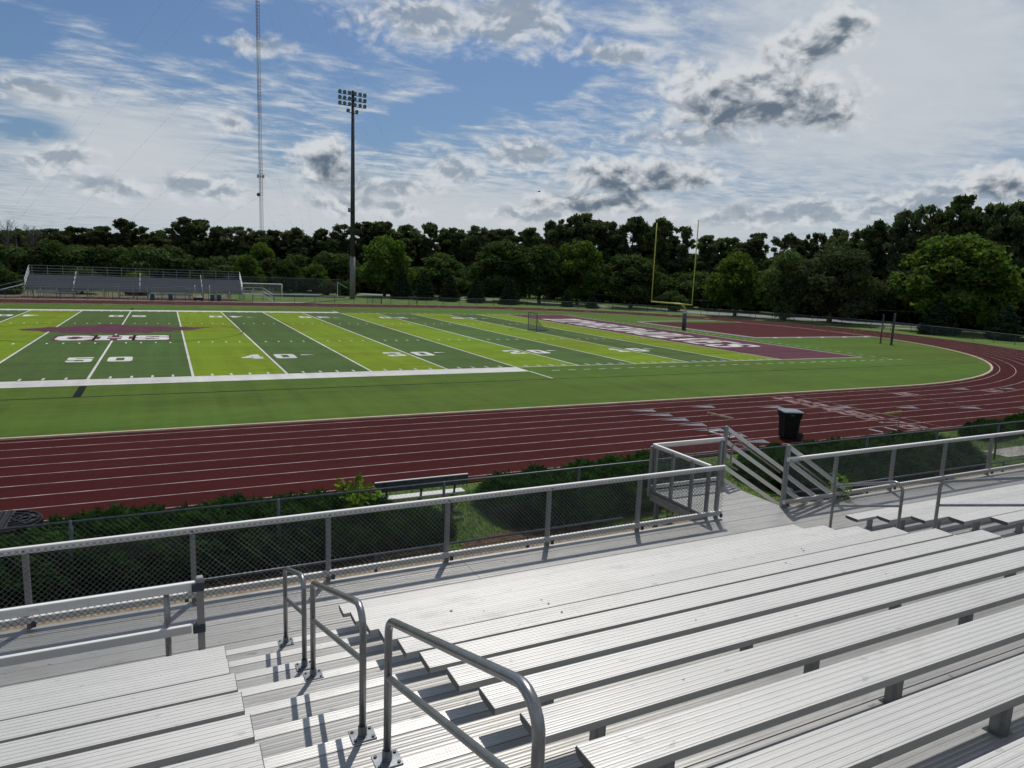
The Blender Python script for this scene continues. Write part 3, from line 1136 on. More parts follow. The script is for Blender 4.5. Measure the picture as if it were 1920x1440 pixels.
# ------------------------------------------------------------------ stair platform and steps
PX0, PX1, PY0, PY1 = 12.86, 14.90, -52.60, -50.80
plat = thing('stair_platform', ((PX0+PX1)/2, (PY0+PY1)/2, 0), 'aluminium landing and steps leading down from the walkway opening', 'stairs')
yy = PY1
while yy > PY0+.05:
    MB().extrude_x(ribbed(yy, min(.255, yy-PY0-.004), DECK-.001, .045, 4, .0014), PX0, PX1).build('deck_plank', 'alu_tread', plat)
    yy -= .26
for y in (PY1+.015, ):
    MB().box(((PX0+PX1)/2, y, DECK-.09), (PX1-PX0, .02, .2)).build('fascia', 'alu_dull', plat)
MB().box((PX0-.015, (PY0+PY1)/2, DECK-.09), (.02, PY1-PY0, .2)).build('fascia', 'alu_dull', plat)
for x in (PX0+.1, PX1-.1):
    for y in (PY0+.2, PY1-.1):
        MB().box((x, y, DECK/2-.08), (.08, .08, DECK-.14)).build('leg', 'galv', plat)
NS = 6
for k in range(1, NS):
    z = DECK-k*DECK/NS
    x = PX1+(k-1)*.36
    MB().box((x+.17, (PY0+PY1)/2, z-.02), (.35, PY1-PY0-.12, .04), bev=.006).build('step', 'alu_rail', plat)
for y in (PY0+.05, PY1-.05):
    MB().bar((PX1, y, DECK-.16), (PX1+2.05, y, .02), .04, .22).build('stringer', 'alu_dull', plat)


def stair_rails(y, label, loop):
    t = thing('stair_railing', (PX1, y, DECK), label, 'railing', 'sloped railings of the steps')
    for k, z in enumerate((1.29, .98, .68, .38, .08)):
        MB().bar((PX1+.02, y, DECK+z), (PX1+2.05, y, DECK+z-2.03*.60), .045, .085).build('sloped_bar', 'alu_rail', t)
    MB().box((PX1-.01, y, DECK+.62), (.07, .07, 1.45), bev=.008).build('top_post', 'alu_dull', t)
    MB().box((PX1+2.06, y, .55), (.07, .07, 1.25), bev=.008).build('bottom_post', 'alu_dull', t)
    if loop:
        yl = y+(-.10 if loop < 0 else .10)
        path = fillet([(PX1+.35, yl, DECK+.30), (PX1+.12, yl, DECK+.42), (PX1+.12, yl, DECK+.95), (PX1+.42, yl, DECK+.90), (PX1+1.75, yl, DECK+.10)], .10, 6)
        MB().tube(path, .020, 10).build('grab_rail', 'pipe', t, smooth=True)
    return t


stair_rails(PY1, 'far sloped five-bar railing of the steps, beside the hedge', -1)
stair_rails(PY0, 'near sloped five-bar railing of the steps, behind the guard fence', 1)
t = thing('platform_fence', (PX0, PY1, DECK), 'L-shaped chain link fence round the stair landing', 'fence')
zt = DECK+HF
MB().box((PX0, (PY1+FYG)/2+.06, zt-.04), (.06, PY1-FYG-.10, .08), bev=.006).build('side_top_rail', 'alu_rail', t)
MB().box(((PX0+PX1)/2-.03, PY1, zt-.038), (PX1-PX0-.02, .06, .08), bev=.006).build('front_top_rail', 'alu_rail', t)
MB().box(((PX0+PX1)/2-.03, PY1, DECK+.11), (PX1-PX0-.02, .05, .08), bev=.006).build('front_bottom_rail', 'alu_rail', t)
MB().box((PX0, (PY1+FYG)/2+.06, DECK+.02), (.05, PY1-FYG-.10, .08), bev=.006).build('side_bottom_rail', 'alu_dull', t)
for (x, y) in ((PX0-.055, PY1), (PX0+.02, PY1-.07), (PX0, PY1-.65), (PX0, PY1-1.25), (PX0+.02, FYG+.16), (PX1-.12, PY1)):
    MB().box((x, y, DECK+.47), (.06, .06, 1.14), bev=.01).build('post', 'alu_dull', t)
mb = MB()
chainlink(mb, lambda u, v: (u, PY1+.036, v), PX0, PX1-.08, DECK+.08, zt-.03, .074, .0030)
chainlink(mb, lambda u, v: (PX0-.036, u, v), FYG+.08, PY1, DECK+.02, zt-.03, .074, .0030)
tag(mb.build('chain_link_mesh', 'wire', t), kind='stuff')

# ------------------------------------------------------------------ pipe rail under the walkway edge, and the fence beside the track
t = thing('pipe_rail', (5, -50.05, 0), 'low dark steel pipe rail on the ground in front of the walkway', 'rail')
for (a, b) in ((XMIN, 12.7), (17.2, 33)):
    MB().tube([(a, -50.05, .34), (b, -50.05, .34)], .026, 8).build('rail', 'galv_dark', t, smooth=True)
    x = a+.65
    while x < b:
        MB().tube([(x, -50.05, -.02), (x, -50.05, .335)], .032, 8).build('post', 'galv_dark', t, smooth=True)
        x += 3.32

t = thing('track_side_fence', (5, -48.88, 0), 'dark galvanised chain link fence between the hedge and the near track', 'fence')
MB().tube([(-9, -48.88, 1.25), (45, -48.88, 1.25)], .024, 8).build('top_rail', 'galv_dark', t, smooth=True)
x = -8.5
while x < 45:
    MB().tube([(x, -48.88, -.02), (x, -48.88, 1.27)], .032, 8).build('post', 'galv_dark', t, smooth=True)
    x += 3.45
mb = MB()
chainlink(mb, lambda u, v: (u, -48.85, v), -9, 40, .04, 1.24, .10, .0016)
tag(mb.build('chain_link_mesh', 'wire', t), kind='stuff')

# ------------------------------------------------------------------ vegetation builders


def quads_mesh(name, V, material, smooth=False):
    """V: (n, k, 3) array of separate polygons with k corners"""
    n, k = V.shape[:2]
    me = bpy.data.meshes.new(name)
    me.vertices.add(n*k)
    me.vertices.foreach_set('co', V.reshape(-1).astype(np.float32))
    me.loops.add(n*k)
    me.loops.foreach_set('vertex_index', np.arange(n*k, dtype=np.int32))
    me.polygons.add(n)
    me.polygons.foreach_set('loop_start', np.arange(0, n*k, k, dtype=np.int32))
    me.update(calc_edges=True)
    me.materials.append(MATS[material])
    return me


def unit(n):
    v = nrg.normal(size=(n, 3))
    return v/np.linalg.norm(v, axis=1, keepdims=True)


def leaf_quads(P, N, size, aspect=1.5, droop=0.0):
    n = len(P)
    t = np.cross(N, unit(n))
    t /= np.linalg.norm(t, axis=1, keepdims=True)+1e-9
    t[:, 2] -= droop
    b = np.cross(N, t)
    b /= np.linalg.norm(b, axis=1, keepdims=True)+1e-9
    s = size*nrg.uniform(.55, 1.3, (n, 1))
    l, w = t*s*aspect*.5, b*s*.5
    j = nrg.uniform(.6, 1.2, (4, n, 1))
    return np.stack([P-l*j[0], P+w*j[1]-l*.15, P+l*j[2], P-w*j[3]+l*.1], 1)


def blob_cloud(blobs, dens, size, aspect=1.5, shell=.55, droop=0.0):
    out = []
    for (cx, cy, cz, rx, ry, rz) in blobs:
        area = (rx*ry+ry*rz+rx*rz)/3*12.6
        n = max(12, int(area*dens))
        D = unit(n)
        # lumpy outline
        ph = nrg.uniform(0, 6, 3)
        lump = 1+.16*np.sin(D[:, 0]*5+ph[0])*np.sin(D[:, 1]*5+ph[1])+.12*np.sin(D[:, 2]*7+ph[2])
        r = (shell+(1-shell)*np.sqrt(nrg.uniform(0, 1, n)))*lump*nrg.uniform(.92, 1.10, n)
        P = np.array([cx, cy, cz])+D*r[:, None]*np.array([rx, ry, rz])
        N = D*.7+unit(n)*.8
        N /= np.linalg.norm(N, axis=1, keepdims=True)
        out.append(leaf_quads(P, N, size, aspect, droop))
    return np.concatenate(out)


def limb(mb, a, b, r0, r1, n=6, wob=.06, seg=4):
    a, b = Vector(a), Vector(b)
    L = (b-a).length
    pts, rs = [], []
    for i in range(seg+1):
        f = i/seg
        p = a.lerp(b, f)
        if 0 < i < seg:
            p += Vector((rnd.uniform(-1, 1), rnd.uniform(-1, 1), rnd.uniform(-.4, .4)))*wob*L
        pts.append(p)
        rs.append(r0+(r1-r0)*f)
    mb.tube(pts, rs, n)
    return pts


def make_tree_meshes(kind, seed):
    """unit trees: height 1 -> scaled on placement. Built at real size for a 12 m tree."""
    global rnd
    rnd_ = random.Random(seed)
    mb = MB()
    H = 12.0
    blobs = []
    if kind in ('oak', 'live'):
        th = 2.4 if kind == 'oak' else 1.8
        W = 5.2 if kind == 'oak' else 6.0
        limb(mb, (0, 0, -.1), (.1, .05, th), .34, .27, 8, .02)
        nb = 26 if kind == 'oak' else 28
        for k in range(nb):
            a = k*2.4+rnd_.uniform(-.4, .4)
            f = (k+.5)/nb
            z = 1.9+(H-3.7)*f if kind == 'oak' else 1.6+(H-3.6)*f
            prof = math.sqrt(max(.05, 1-((f-.36)/.72)**2))
            rr = W*prof*rnd_.uniform(.42, .82)
            c = (rr*math.cos(a), rr*math.sin(a), z+rnd_.uniform(-.3, .5))
            s = rnd_.uniform(1.0, 1.75)*(1.0 if f < .8 else .85)
            blobs.append((*c, s*1.15, s*1.15, s*.85))
            limb(mb, (.1*rnd_.uniform(-1, 1), 0, th*rnd_.uniform(.75, 1.05)), (c[0]*.85, c[1]*.85, c[2]), .15, .03, 5, .08)
        blobs.append((0, 0, H-2.3, 2.2, 2.2, 1.9))
        blobs.append((0, 0, H*.5, 3.0, 3.0, 3.0))
        limb(mb, (.1, .05, th), (.2, 0, H-2), .26, .05, 6, .05)
        V = blob_cloud(blobs, 17 if kind == 'oak' else 20, .36 if kind == 'oak' else .31, 1.4, .40)
    elif kind == 'pine':
        limb(mb, (0, 0, -.1), (.25, .1, H*.93), .24, .06, 8, .012, 6)
        nb = rnd_.randint(36, 44)
        for k in range(nb):
            f = k/(nb-1)
            z = H*(.34+.62*f)
            a = k*2.4+rnd_.uniform(-.6, .6)
            prof = (.45+.85*f) if f < .65 else 1.30*(1-((f-.65)/.42)**2*.8)
            L = rnd_.uniform(.35, 2.05)*prof
            c = (L*math.cos(a)*1.2, L*math.sin(a)*1.2, z+rnd_.uniform(-.2, .4))
            limb(mb, (.2*z/H, .08*z/H, z-.5), c, .06, .02, 5, .07)
            s = rnd_.uniform(.36, .80)
            blobs.append((*c, s*1.15, s*1.15, s*.85))
            if rnd_.random() < .6:
                blobs.append((c[0]*.6+rnd_.uniform(-.7, .7), c[1]*.6+rnd_.uniform(-.7, .7), c[2]+rnd_.uniform(-.4, .5), s*.8, s*.8, s*.65))
        blobs.append((.2, .1, H*.965, .7, .7, .5))
        V = blob_cloud(blobs, 52, .22, 1.9, .1)
    elif kind == 'cedar':
        limb(mb, (0, 0, -.1), (0, 0, H*.95), .3, .04, 6, .005)
        for k in range(26):
            f = k/25
            z = .6+f*(H-1.0)
            w = 3.9*(1-f)**.8+.25
            a = k*2.4
            blobs.append((w*.35*math.cos(a), w*.35*math.sin(a), z, w*.72, w*.72, .85))
        V = blob_cloud(blobs, 26, .30, 1.8, .5)
    elif kind == 'under':
        for k in range(12):
            a = k*2.4
            rr = rnd_.uniform(.5, 3.6)
            z = rnd_.uniform(1.5, H*.82)*(1-.05*rr)
            s = rnd_.uniform(1.7, 2.6)
            blobs.append((rr*math.cos(a), rr*math.sin(a), z, s, s, s))
            limb(mb, (0, 0, 0), (rr*math.cos(a)*.8, rr*math.sin(a)*.8, z), .12, .03, 5, .05)
        V = blob_cloud(blobs, 12, .50, 1.4, .5)
    elif kind == 'bush':
        for k in range(14):
            a = k*2.4
            rr = rnd_.uniform(0, 3.4)
            z = rnd_.uniform(2.5, 8.6)*(1-.09*rr)
            s = rnd_.uniform(2.2, 3.3)
            blobs.append((rr*math.cos(a), rr*math.sin(a), z, s, s, s*.95))
            limb(mb, (0, 0, 0), (rr*math.cos(a)*.7, rr*math.sin(a)*.7, z), .14, .04, 5, .05)
        V = blob_cloud(blobs, 11, .62, 1.5, .5)
    elif kind == 'dead':
        limb(mb, (0, 0, -.1), (.1, .1, H*.8), .16, .05, 6, .012, 6)
        for k in range(34):
            f = rnd_.uniform(.55, .86)
            a = rnd_.uniform(0, 6.28)
            L = rnd_.uniform(.8, 2.0)
            z = H*f*.93
            e = (L*math.cos(a), L*math.sin(a), z+L*rnd_.uniform(.5, 1.3))
            limb(mb, (.1*f, .1*f, z), e, .045, .014, 4, .08)
            for q in range(4):
                g = rnd_.uniform(.4, .95)
                m = Vector((.1*f, .1*f, z)).lerp(Vector(e), g)
                limb(mb, m, m+Vector((rnd_.uniform(-.6, .6), rnd_.uniform(-.6, .6), rnd_.uniform(.2, .9))), .02, .008, 3, .08, 2)
        V = None
    me_t = bpy.data.meshes.new(kind+'_trunk')
    me_t.from_pydata(mb.v, [], mb.f)
    me_t.materials.append(MATS['bark' if kind != 'dead' else 'bark_grey'])
    return me_t, V


LEAFSET = {'oak': ['leaf_bright', 'leaf_mid', 'leaf_dark'], 'live': ['leaf_live', 'leaf_dark'], 'pine': ['leaf_pine', 'leaf_dark'], 'cedar': ['leaf_cedar'],
           'under': ['leaf_dark', 'leaf_mid'], 'bush': ['leaf_mid', 'leaf_bright', 'leaf_dark']}
PROTO = {}
for kind, nv in (('oak', 3), ('live', 2), ('pine', 5), ('cedar', 2), ('under', 3), ('bush', 2), ('dead', 2)):
    for v in range(nv):
        tm, V = make_tree_meshes(kind, 100+v*17+len(kind))
        crowns = {}
        if V is not None:
            for lm in LEAFSET[kind]:
                if not crowns:
                    crowns[lm] = quads_mesh(kind+'_crown', V, lm)
                else:
                    c = crowns[LEAFSET[kind][0]].copy()
                    c.materials[0] = MATS[lm]
                    crowns[lm] = c
        PROTO[(kind, v)] = (tm, crowns)


def tree(kind, var, leaf, x, y, h, wscale, label, group=None, cat='tree', name=None):
    tm, crowns = PROTO[(kind, var)]
    nm = name or {'oak': 'broadleaf_tree', 'live': 'evergreen_oak', 'pine': 'pine_tree', 'cedar': 'cedar_tree', 'under': 'woodland_tree', 'bush': 'shrub', 'dead': 'bare_tree'}[kind]
    t = bpy.data.objects.new(nm, None)
    COL.objects.link(t)
    t.location = (x, y, -.05)
    s = h/12.0
    t.scale = (s*wscale, s*wscale, s)
    t.rotation_euler = (0, 0, rnd.uniform(0, 6.28))
    tag(t, label, cat, group)
    o = bpy.data.objects.new('trunk' if cat == 'tree' else 'stems', tm)
    COL.objects.link(o)
    o.parent = t
    if crowns:
        o = bpy.data.objects.new('crown' if cat == 'tree' else 'foliage', crowns[leaf])
        COL.objects.link(o)
        o.parent = t
    return t


# front row of trees, each by itself
tree('oak', 0, 'leaf_bright', 43.0, 74.9, 12.3, 1.08, 'round bright green broadleaf tree just right of the stadium light pole')
tree('oak', 1, 'leaf_mid', 64.4, 63.6, 12.6, 1.42, 'wide green broadleaf tree behind the field net goal')
tree('oak', 2, 'leaf_mid', 69.6, 58.5, 11.8, 1.15, 'green broadleaf tree touching the right side of the wide tree behind the net goal')
tree('oak', 0, 'leaf_bright', 76.1, 54.9, 12.8, 1.0, 'bright topped broadleaf tree left of the goalposts, third from the wide tree')
tree('oak', 1, 'leaf_mid', 82.4, 45.8, 10.6, 1.4, 'rounded dark green tree immediately left of the goalposts')
tree('oak', 2, 'leaf_bright', 88.7, 25.2, 11.0, 1.02, 'loose light green tree right of the goalposts')
tree('live', 1, 'leaf_dark', 92.4, 18.3, 11.8, .9, 'narrow dark tree between the light green tree and the broad dark oak')
tree('live', 0, 'leaf_live', 95.9, 12.4, 12.4, 1.18, 'broad dark evergreen oak with a thick trunk behind the bend')
tree('oak', 1, 'leaf_bright', 100.0, -4.2, 13.9, 1.36, 'large bright green spreading tree at the right edge beyond the bend')
tree('oak', 2, 'leaf_bright', 18.0, 86.8, 7.6, 1.05, 'small green tree behind the right end of the far bleachers')
tree('oak', 0, 'leaf_mid', 26.0, 85.8, 6.9, 1.05, 'small green tree right of the white goal frame')
tree('oak', 1, 'leaf_bright', 31.5, 86.9, 6.3, 1.05, 'small green tree left of the light pole, second from the goal frame')
tree('oak', 2, 'leaf_bright', 22.6, 98.3, 10.4, .80, 'taller green tree rising behind the small trees near the radio mast')
tree('bush', 0, 'leaf_mid', 35.6, 75.0, 3.6, 1.3, 'leafy shrub at the foot of the light pole', cat='shrub')
tree('bush', 1, 'leaf_dark', 32.2, 77.0, 3.9, 1.0, 'dark shrub left of the light pole on the grass bank', cat='shrub')
tree('oak', 2, 'leaf_mid', 56.4, 77.9, 9.6, 1.6, 'mid green tree between the round bright tree and the wide tree')
tree('bush', 0, 'leaf_bright', -.5, 62.5, 4.5, .95, 'bright shrub behind the middle of the far bleachers', cat='shrub')
tree('bush', 1, 'leaf_mid', -8.2, 65.0, 5.0, 1.35, 'wide olive shrub behind the left part of the far bleachers', cat='shrub')
tree('bush', 0, 'leaf_mid', -16.9, 59.0, 4.7, 1.0, 'round shrub beyond the left end of the far bleachers', cat='shrub')
tree('bush', 1, 'leaf_mid', 85.9, 38.1, 4.7, 1.25, 'low spreading shrub seen between the goalposts', cat='shrub')
tree('cedar', 0, 'leaf_cedar', 93.2, -6.6, 4.6, 1.65, 'dark cedar bush left of the trunk of the large right tree')
tree('cedar', 1, 'leaf_cedar', 95.0, -13.6, 4.5, 1.45, 'dark cedar bush at the right frame edge beyond the fence')
for k, (x, y, h, lab) in enumerate([(44.3, 67.2, 6.0, 'dark cone shaped cedar nearest the light pole'), (47.7, 64.0, 5.6, 'dark cone shaped cedar, second right of the light pole'),
                                    (51.5, 60.5, 5.2, 'dark cone shaped cedar, third right of the light pole'), (55.2, 56.8, 4.9, 'dark cone shaped cedar left of the net goal, before the wide tree'),
                                    (60.0, 52.4, 5.0, 'dark cone shaped cedar right behind the net goal'), (69.3, 47.3, 3.2, 'low dark cedar right of the net goal'), (72.0, 43.3, 3.0, 'lowest dark cedar left of the goalposts')]):
    tree('cedar', k % 2, 'leaf_cedar', x, y, h, 1.22, lab, 'cedars along the far fence')
# pines of the wood behind
PN = [(-23.3, 105.4, 9.9, 2.6), (-20.5, 110.9, 10.6, 2.7), (-16.9, 111.3, 11.0, 2.8), (-12.4, 114.8, 11.8, 2.9), (-8.4, 113.1, 12.2, 2.6), (-4.1, 109.4, 13.8, 2.6), (-0.5, 113.5, 12.6, 2.3), (2.8, 115.5, 11.4, 2.8), (7.7, 109.5, 14.9, 3.0), (10.7, 113.4, 14.9, 2.9), (14.9, 113.1, 13.5, 2.9), (19.1, 108.8, 13.6, 3.2), (24.1, 112.3, 13.1, 2.8), (27.3, 113.9, 13.6, 2.4), (31.5, 109.3, 14.1, 3.1), (37.8, 110.1, 14.3, 3.2), (42.2, 107.2, 15.5, 3.0), (47.7, 105.8, 16.3, 3.3), (50.5, 103.0, 16.6, 3.0), (56.2, 103.3, 16.2, 3.3), (62.5, 103.3, 17.0, 2.9), (69.3, 105.0, 16.3, 3.2), (73.5, 101.2, 16.8, 3.2), (81.4, 102.0, 16.7, 3.6), (87.8, 101.0, 16.5, 3.3), (82.0, 76.9, 17.5, 2.4), (84.6, 73.1, 18.1, 3.1), (88.6, 73.0, 19.2, 3.8), (93.8, 72.0, 18.0, 2.6), (96.3, 65.4, 18.8, 3.0), (99.6, 60.4, 18.5, 3.6), (104.5, 59.0, 17.0, 2.9), (111.5, 58.3, 15.4, 2.5), (115.8, 57.0, 15.3, 2.7), (117.3, 50.0, 16.1, 2.6), (120.2, 44.0, 15.9, 2.7), (122.0, 38.9, 16.0, 2.2), (123.0, 34.7, 16.6, 2.3), (122.0, 29.5, 14.8, 1.6), (117.8, 21.8, 17.3, 2.5), (116.8, 16.3, 18.6, 2.7), (117.1, 12.3, 19.3, 2.4), (117.8, 7.3, 20.4, 3.0), (118.3, 2.6, 19.1, 2.4), (117.8, -0.6, 19.1, 2.3), (119.3, -3.4, 19.3, 2.4)]


def zone(i):
    if i < 13:
        return 'tall pine in the far treeline left of the radio mast', 'pines left of the radio mast'
    if i < 17:
        return 'tall pine in the far treeline between radio mast and light pole', 'pines between mast and light pole'
    if i < 25:
        return 'tall pine in the far treeline right of the light pole', 'pines right of the light pole'
    if i < 32:
        return 'tall pine in the high clump behind the goalposts', 'pines behind the goalposts'
    if i < 39:
        return 'pine in the low treeline right of the goalposts', 'pines right of the goalposts'
    return 'very tall pine behind the large right-hand tree', 'tall pines at the right'


for i, (x, y, h, w) in enumerate(PN):
    lab, grp = zone(i)
    ws = (w*1.18/2.6)*(12/h)
    tree('pine', i % 5, 'leaf_pine' if i % 3 else 'leaf_dark', x, y, h, ws, lab, grp)
    # a second, slightly lower pine stands behind each
    for q in range(2):
        dx, dy = rnd.uniform(-2, 4)+(2.5*q if i < 39 else 0), rnd.uniform(5, 10)*(1 if i < 39 else .6)-(3 if q else 0)
        tree('pine', (i+2) % 5, 'leaf_dark' if i % 2 else 'leaf_pine', x+dx, y+dy, h*rnd.uniform(.72, .97), ws*1.12, lab, grp)
for x, y, h, w, lab in ((-22.3, 95.4, 12.9, 1.0, 'leafless grey tree at the left frame edge above the wood'), (-18.5, 98.0, 12.4, 1.15, 'leafless fan-shaped tree, second from the left frame edge')):
    tree('dead', 0 if x < -20 else 1, None, x, y, h, w, lab)
mb = MB()
limb(mb, (-21.0, 95.6, 0), (-20.9, 95.6, 10.6), .16, .08, 6, .004)
tag(mb.build('dead_trunk', 'bark_grey', loc=(-21.0, 95.6, 0)), 'bare dead trunk between the two leafless trees', 'tree')
# lower broadleaf edge of the wood
UN = []
for k in range(30):
    f = k/29
    x = -26+f*112
    y = 99-4*math.sin(f*3)-(max(0, f-.72))*55
    UN.append((x+rnd.uniform(-1, 1), y+rnd.uniform(-3, 3), rnd.uniform(7.2, 9.6)))
for k in range(18):
    f = k/17
    UN.append((88+f*28+rnd.uniform(-1, 1), 78-f*84+rnd.uniform(-1.5, 1.5)+6*math.sin(f*3.1), rnd.uniform(7, 9.5)))
for k in range(12):
    UN.append((113+rnd.uniform(-1, 3), 30-k*3.6, rnd.uniform(6.5, 9.5)))
for i, (x, y, h) in enumerate(UN):
    if x > 100 and (y < 14 and x < 112):
        x = 113
    az = math.degrees(math.atan2(x-CAM.x, y-CAM.y))
    for lim, where in ((7.0, 'left of the radio mast'), (13.5, 'between mast and light pole'), (26, 'right of the light pole'), (37, 'behind the net goal'), (46, 'around the goalposts'), (56, 'behind the broad dark oak'), (180, 'behind the large right-hand tree')):
        if az < lim:
            break
    tree('under', i % 3, 'leaf_dark' if i % 3 else 'leaf_mid', x, y, h, 1.25, 'broadleaf tree in the lower edge of the wood '+where, 'broadleaf wood edge '+where)
# thicket mass that closes the wood behind the trunks
V = []
for k in range(150):
    f = k/149
    if f < .62:
        ff = f/.62
        c = (-45+ff*150, 124-8*ff, 0)
    else:
        ff = (f-.62)/.38
        c = (105+ff*24, 100-ff*125, 0)
    for z in (2, 5.5, 8.5):
        V.append(blob_cloud([(c[0]+rnd.uniform(-1, 1), c[1]+rnd.uniform(-2, 2), z, 2.6, 2.2, 2.2)], 3.2, 1.0, 1.4, .4))
me = quads_mesh('wood_thicket', np.concatenate(V), 'leaf_dark')
o = bpy.data.objects.new('wood_thicket', me)
COL.objects.link(o)
tag(o, 'dense dark thicket filling the wood behind the trees', 'thicket', kind='stuff')


# ------------------------------------------------------------------ junipers and grass near the stand
def juniper_mesh(seed, L, W, H):
    g = np.random.default_rng(seed)
    n = 30000
    # points over a lumpy mound
    u = g.uniform(-1, 1, n)
    v = g.uniform(-1, 1, n)
    rr = np.clip(1-(np.abs(u)**3.2)-(np.abs(v)**3.0), 0, 1)
    keep = rr > .02
    u, v, rr = u[keep], v[keep], rr[keep]
    lump = .80+.20*np.sin(u*9*L/3+seed)*np.sin(v*6+seed*2)+.12*np.sin(u*19+v*13+seed)+.08*np.sin(u*41-v*33)
    zt = H*rr**.42*lump
    depth = g.uniform(0, 1, len(u))**2.2
    z = zt*(1-.85*depth)
    P = np.stack([u*L/2*(1-.08*depth), v*W/2*(1-.08*depth), np.maximum(z, .03)], 1)
    D = np.stack([u*.9+g.normal(0, .35, len(u)), v*.9+g.normal(0, .35, len(u)), .55+g.normal(0, .35, len(u))], 1)
    D /= np.linalg.norm(D, axis=1, keepdims=True)
    ln = g.uniform(.08, .22, (len(u), 1))
    S = np.cross(D, g.normal(size=(len(u), 3)))
    S /= np.linalg.norm(S, axis=1, keepdims=True)
    wd = g.uniform(.007, .018, (len(u), 1))
    return np.stack([P-S*wd, P+S*wd, P+D*ln*.55+S*wd*.9, P+D*ln, P+D*ln*.5-S*wd*1.1], 1)


JUN = [quads_mesh('juniper_foliage', juniper_mesh(3+k, 3.0, 2.5, 1.15), 'leaf_juniper') for k in range(3)]
core = MB()
for k in range(7):
    limb(core, (0, 0, 0), (1.1*math.cos(k*.9), .9*math.sin(k*.9), .7), .045, .012, 5, .1)
CORE = bpy.data.meshes.new('juniper_stems')
CORE.from_pydata(core.v, [], core.f)
CORE.materials.append(MATS['bark'])
spots = [(-5.0, -47.9), (-2.5, -47.95), (-.2, -48.2), (2.3, -47.8), (4.7, -47.75), (6.6, -47.95), (7.95, -48.6), (11.9, -47.9), (13.9, -47.7), (15.7, -47.5), (20.2, -48.4), (22.4, -48.1), (24.6, -48.2), (21.4, -46.7), (26.9, -48.0), (36.5, -47.2), (33.5, -46.4)]
JL = ['left hedge, under the long fence', 'hedge between the grass gap and the stair landing', 'hedge right of the steps']
JLAB = ['green juniper bush left of the frame edge, by the track fence', 'green juniper bush at the left frame edge, by the track fence', 'green juniper bush in front of the black ribbed lid', 'green juniper bush in the left hedge, first right of the black lid',
        'green juniper bush in the left hedge, second right of the black lid', 'green juniper bush in the left hedge, left of the sapling', 'narrow green juniper bush ending the left hedge, in front of the bench',
        'green juniper bush just right of the grass gap', 'green juniper bush left of the stair landing', 'green juniper bush behind the stair landing', 'green juniper bush just right of the sloped railings', 'green juniper bush in the right hedge, second from the railings',
        'green juniper bush in the right hedge, third from the railings', 'green juniper bush by the track below the second hurdle', 'green juniper bush in the right hedge, left of the footpath', 'green juniper bush right of the footpath', 'green juniper bush behind the footpath at the right frame edge']
SX = {2: (.95, .95, .72), 5: (.95, 1.1, .74), 6: (.75, .50, .52), 13: (.9, .7, .45), 16: (1, .6, .5)}
for k, (x, y) in enumerate(spots):
    t = bpy.data.objects.new('juniper_bush', None)
    COL.objects.link(t)
    t.location = (x, y, -.03)
    t.scale = SX.get(k, (rnd.uniform(.98, 1.12), rnd.uniform(1.2, 1.3), rnd.uniform(.68, .78)))
    t.rotation_euler = (0, 0, rnd.choice((0, math.pi))+rnd.uniform(-.15, .15))
    tag(t, JLAB[k], 'shrub', 'juniper bushes in front of the stand')
    for nm, me in (('foliage', JUN[k % 3]), ('stems', CORE)):
        o = bpy.data.objects.new(nm, me)
        COL.objects.link(o)
        o.parent = t


def blades(n, x0, x1, y0, y1, h0, h1, w):
    x = nrg.uniform(x0, x1, n)
    y = nrg.uniform(y0, y1, n)
    P = np.stack([x, y, np.full(n, -.03)], 1)
    a = nrg.uniform(0, 6.28, n)
    S = np.stack([np.cos(a), np.sin(a), np.zeros(n)], 1)*w*nrg.uniform(.6, 1.3, (n, 1))
    h = nrg.uniform(h0, h1, (n, 1))
    D = np.concatenate([nrg.normal(0, .35, (n, 2)), np.ones((n, 1))], 1)*h
    return np.stack([P-S, P+S, P+D], 1)


V = [blades(26000, 8.0, 40, -48.9, -45.5, .03, .085, .006), blades(16000, 8.0, 13.0, -49.5, -46.0, .03, .085, .006), blades(16000, 16, 34, -49.7, -46.2, .03, .09, .006),
     blades(3600, -6, 40, -46.1, -45.3, .04, .15, .007)]
me = quads_mesh('grass_blades', np.concatenate(V), 'grass_blade')
o = bpy.data.objects.new('grass_blades', me)
COL.objects.link(o)
tag(o, 'short green grass between the near fence and the track', 'grass', kind='stuff')


def sprig_plant(name, x, y, h, n, spread, leafsize, label, cat, z0=0.0):
    t = thing(name, (x, y, z0), label, cat)
    mb = MB()
    L = []
    for k in range(n):
        a = k*2.4
        tip = Vector((x+spread*rnd.uniform(.2, 1)*math.cos(a), y+spread*rnd.uniform(.2, 1)*math.sin(a), z0+h*rnd.uniform(.6, 1)))
        b = limb(mb, (x, y, z0), tip, .012, .004, 4, .05)
        for i in range(16):
            f = rnd.uniform(.3, 1.02)
            p = Vector((x, y, z0)).lerp(tip, f)
            L.append((p.x+rnd.gauss(0, .06), p.y+rnd.gauss(0, .06), p.z+rnd.gauss(0, .04)))
    mb.build('stems', 'bark', t)
    P = np.array(L)-np.array([x, y, z0])
    N = unit(len(P))+np.array([0, 0, .6])
    N /= np.linalg.norm(N, axis=1, keepdims=True)
    me = quads_mesh('leaves', leaf_quads(P, N, leafsize, 1.7), 'leaf_vine')
    o = bpy.data.objects.new('leaves', me)
    COL.objects.link(o)
    o.parent = t
    return t


sprig_plant('sapling', 6.95, -48.3, 1.5, 14, .50, .115, 'yellow-green sapling rising out of the left hedge', 'sapling')
sprig_plant('fence_vine', 16.72, -52.52, 1.05, 9, .22, .10, 'bright green vine climbing the right guard fence beside the steps', 'vine', z0=.75)
sprig_plant('weed', 14.2, -49.9, .9, 7, .4, .09, 'leafy weed seen through the far stair railing', 'weed')

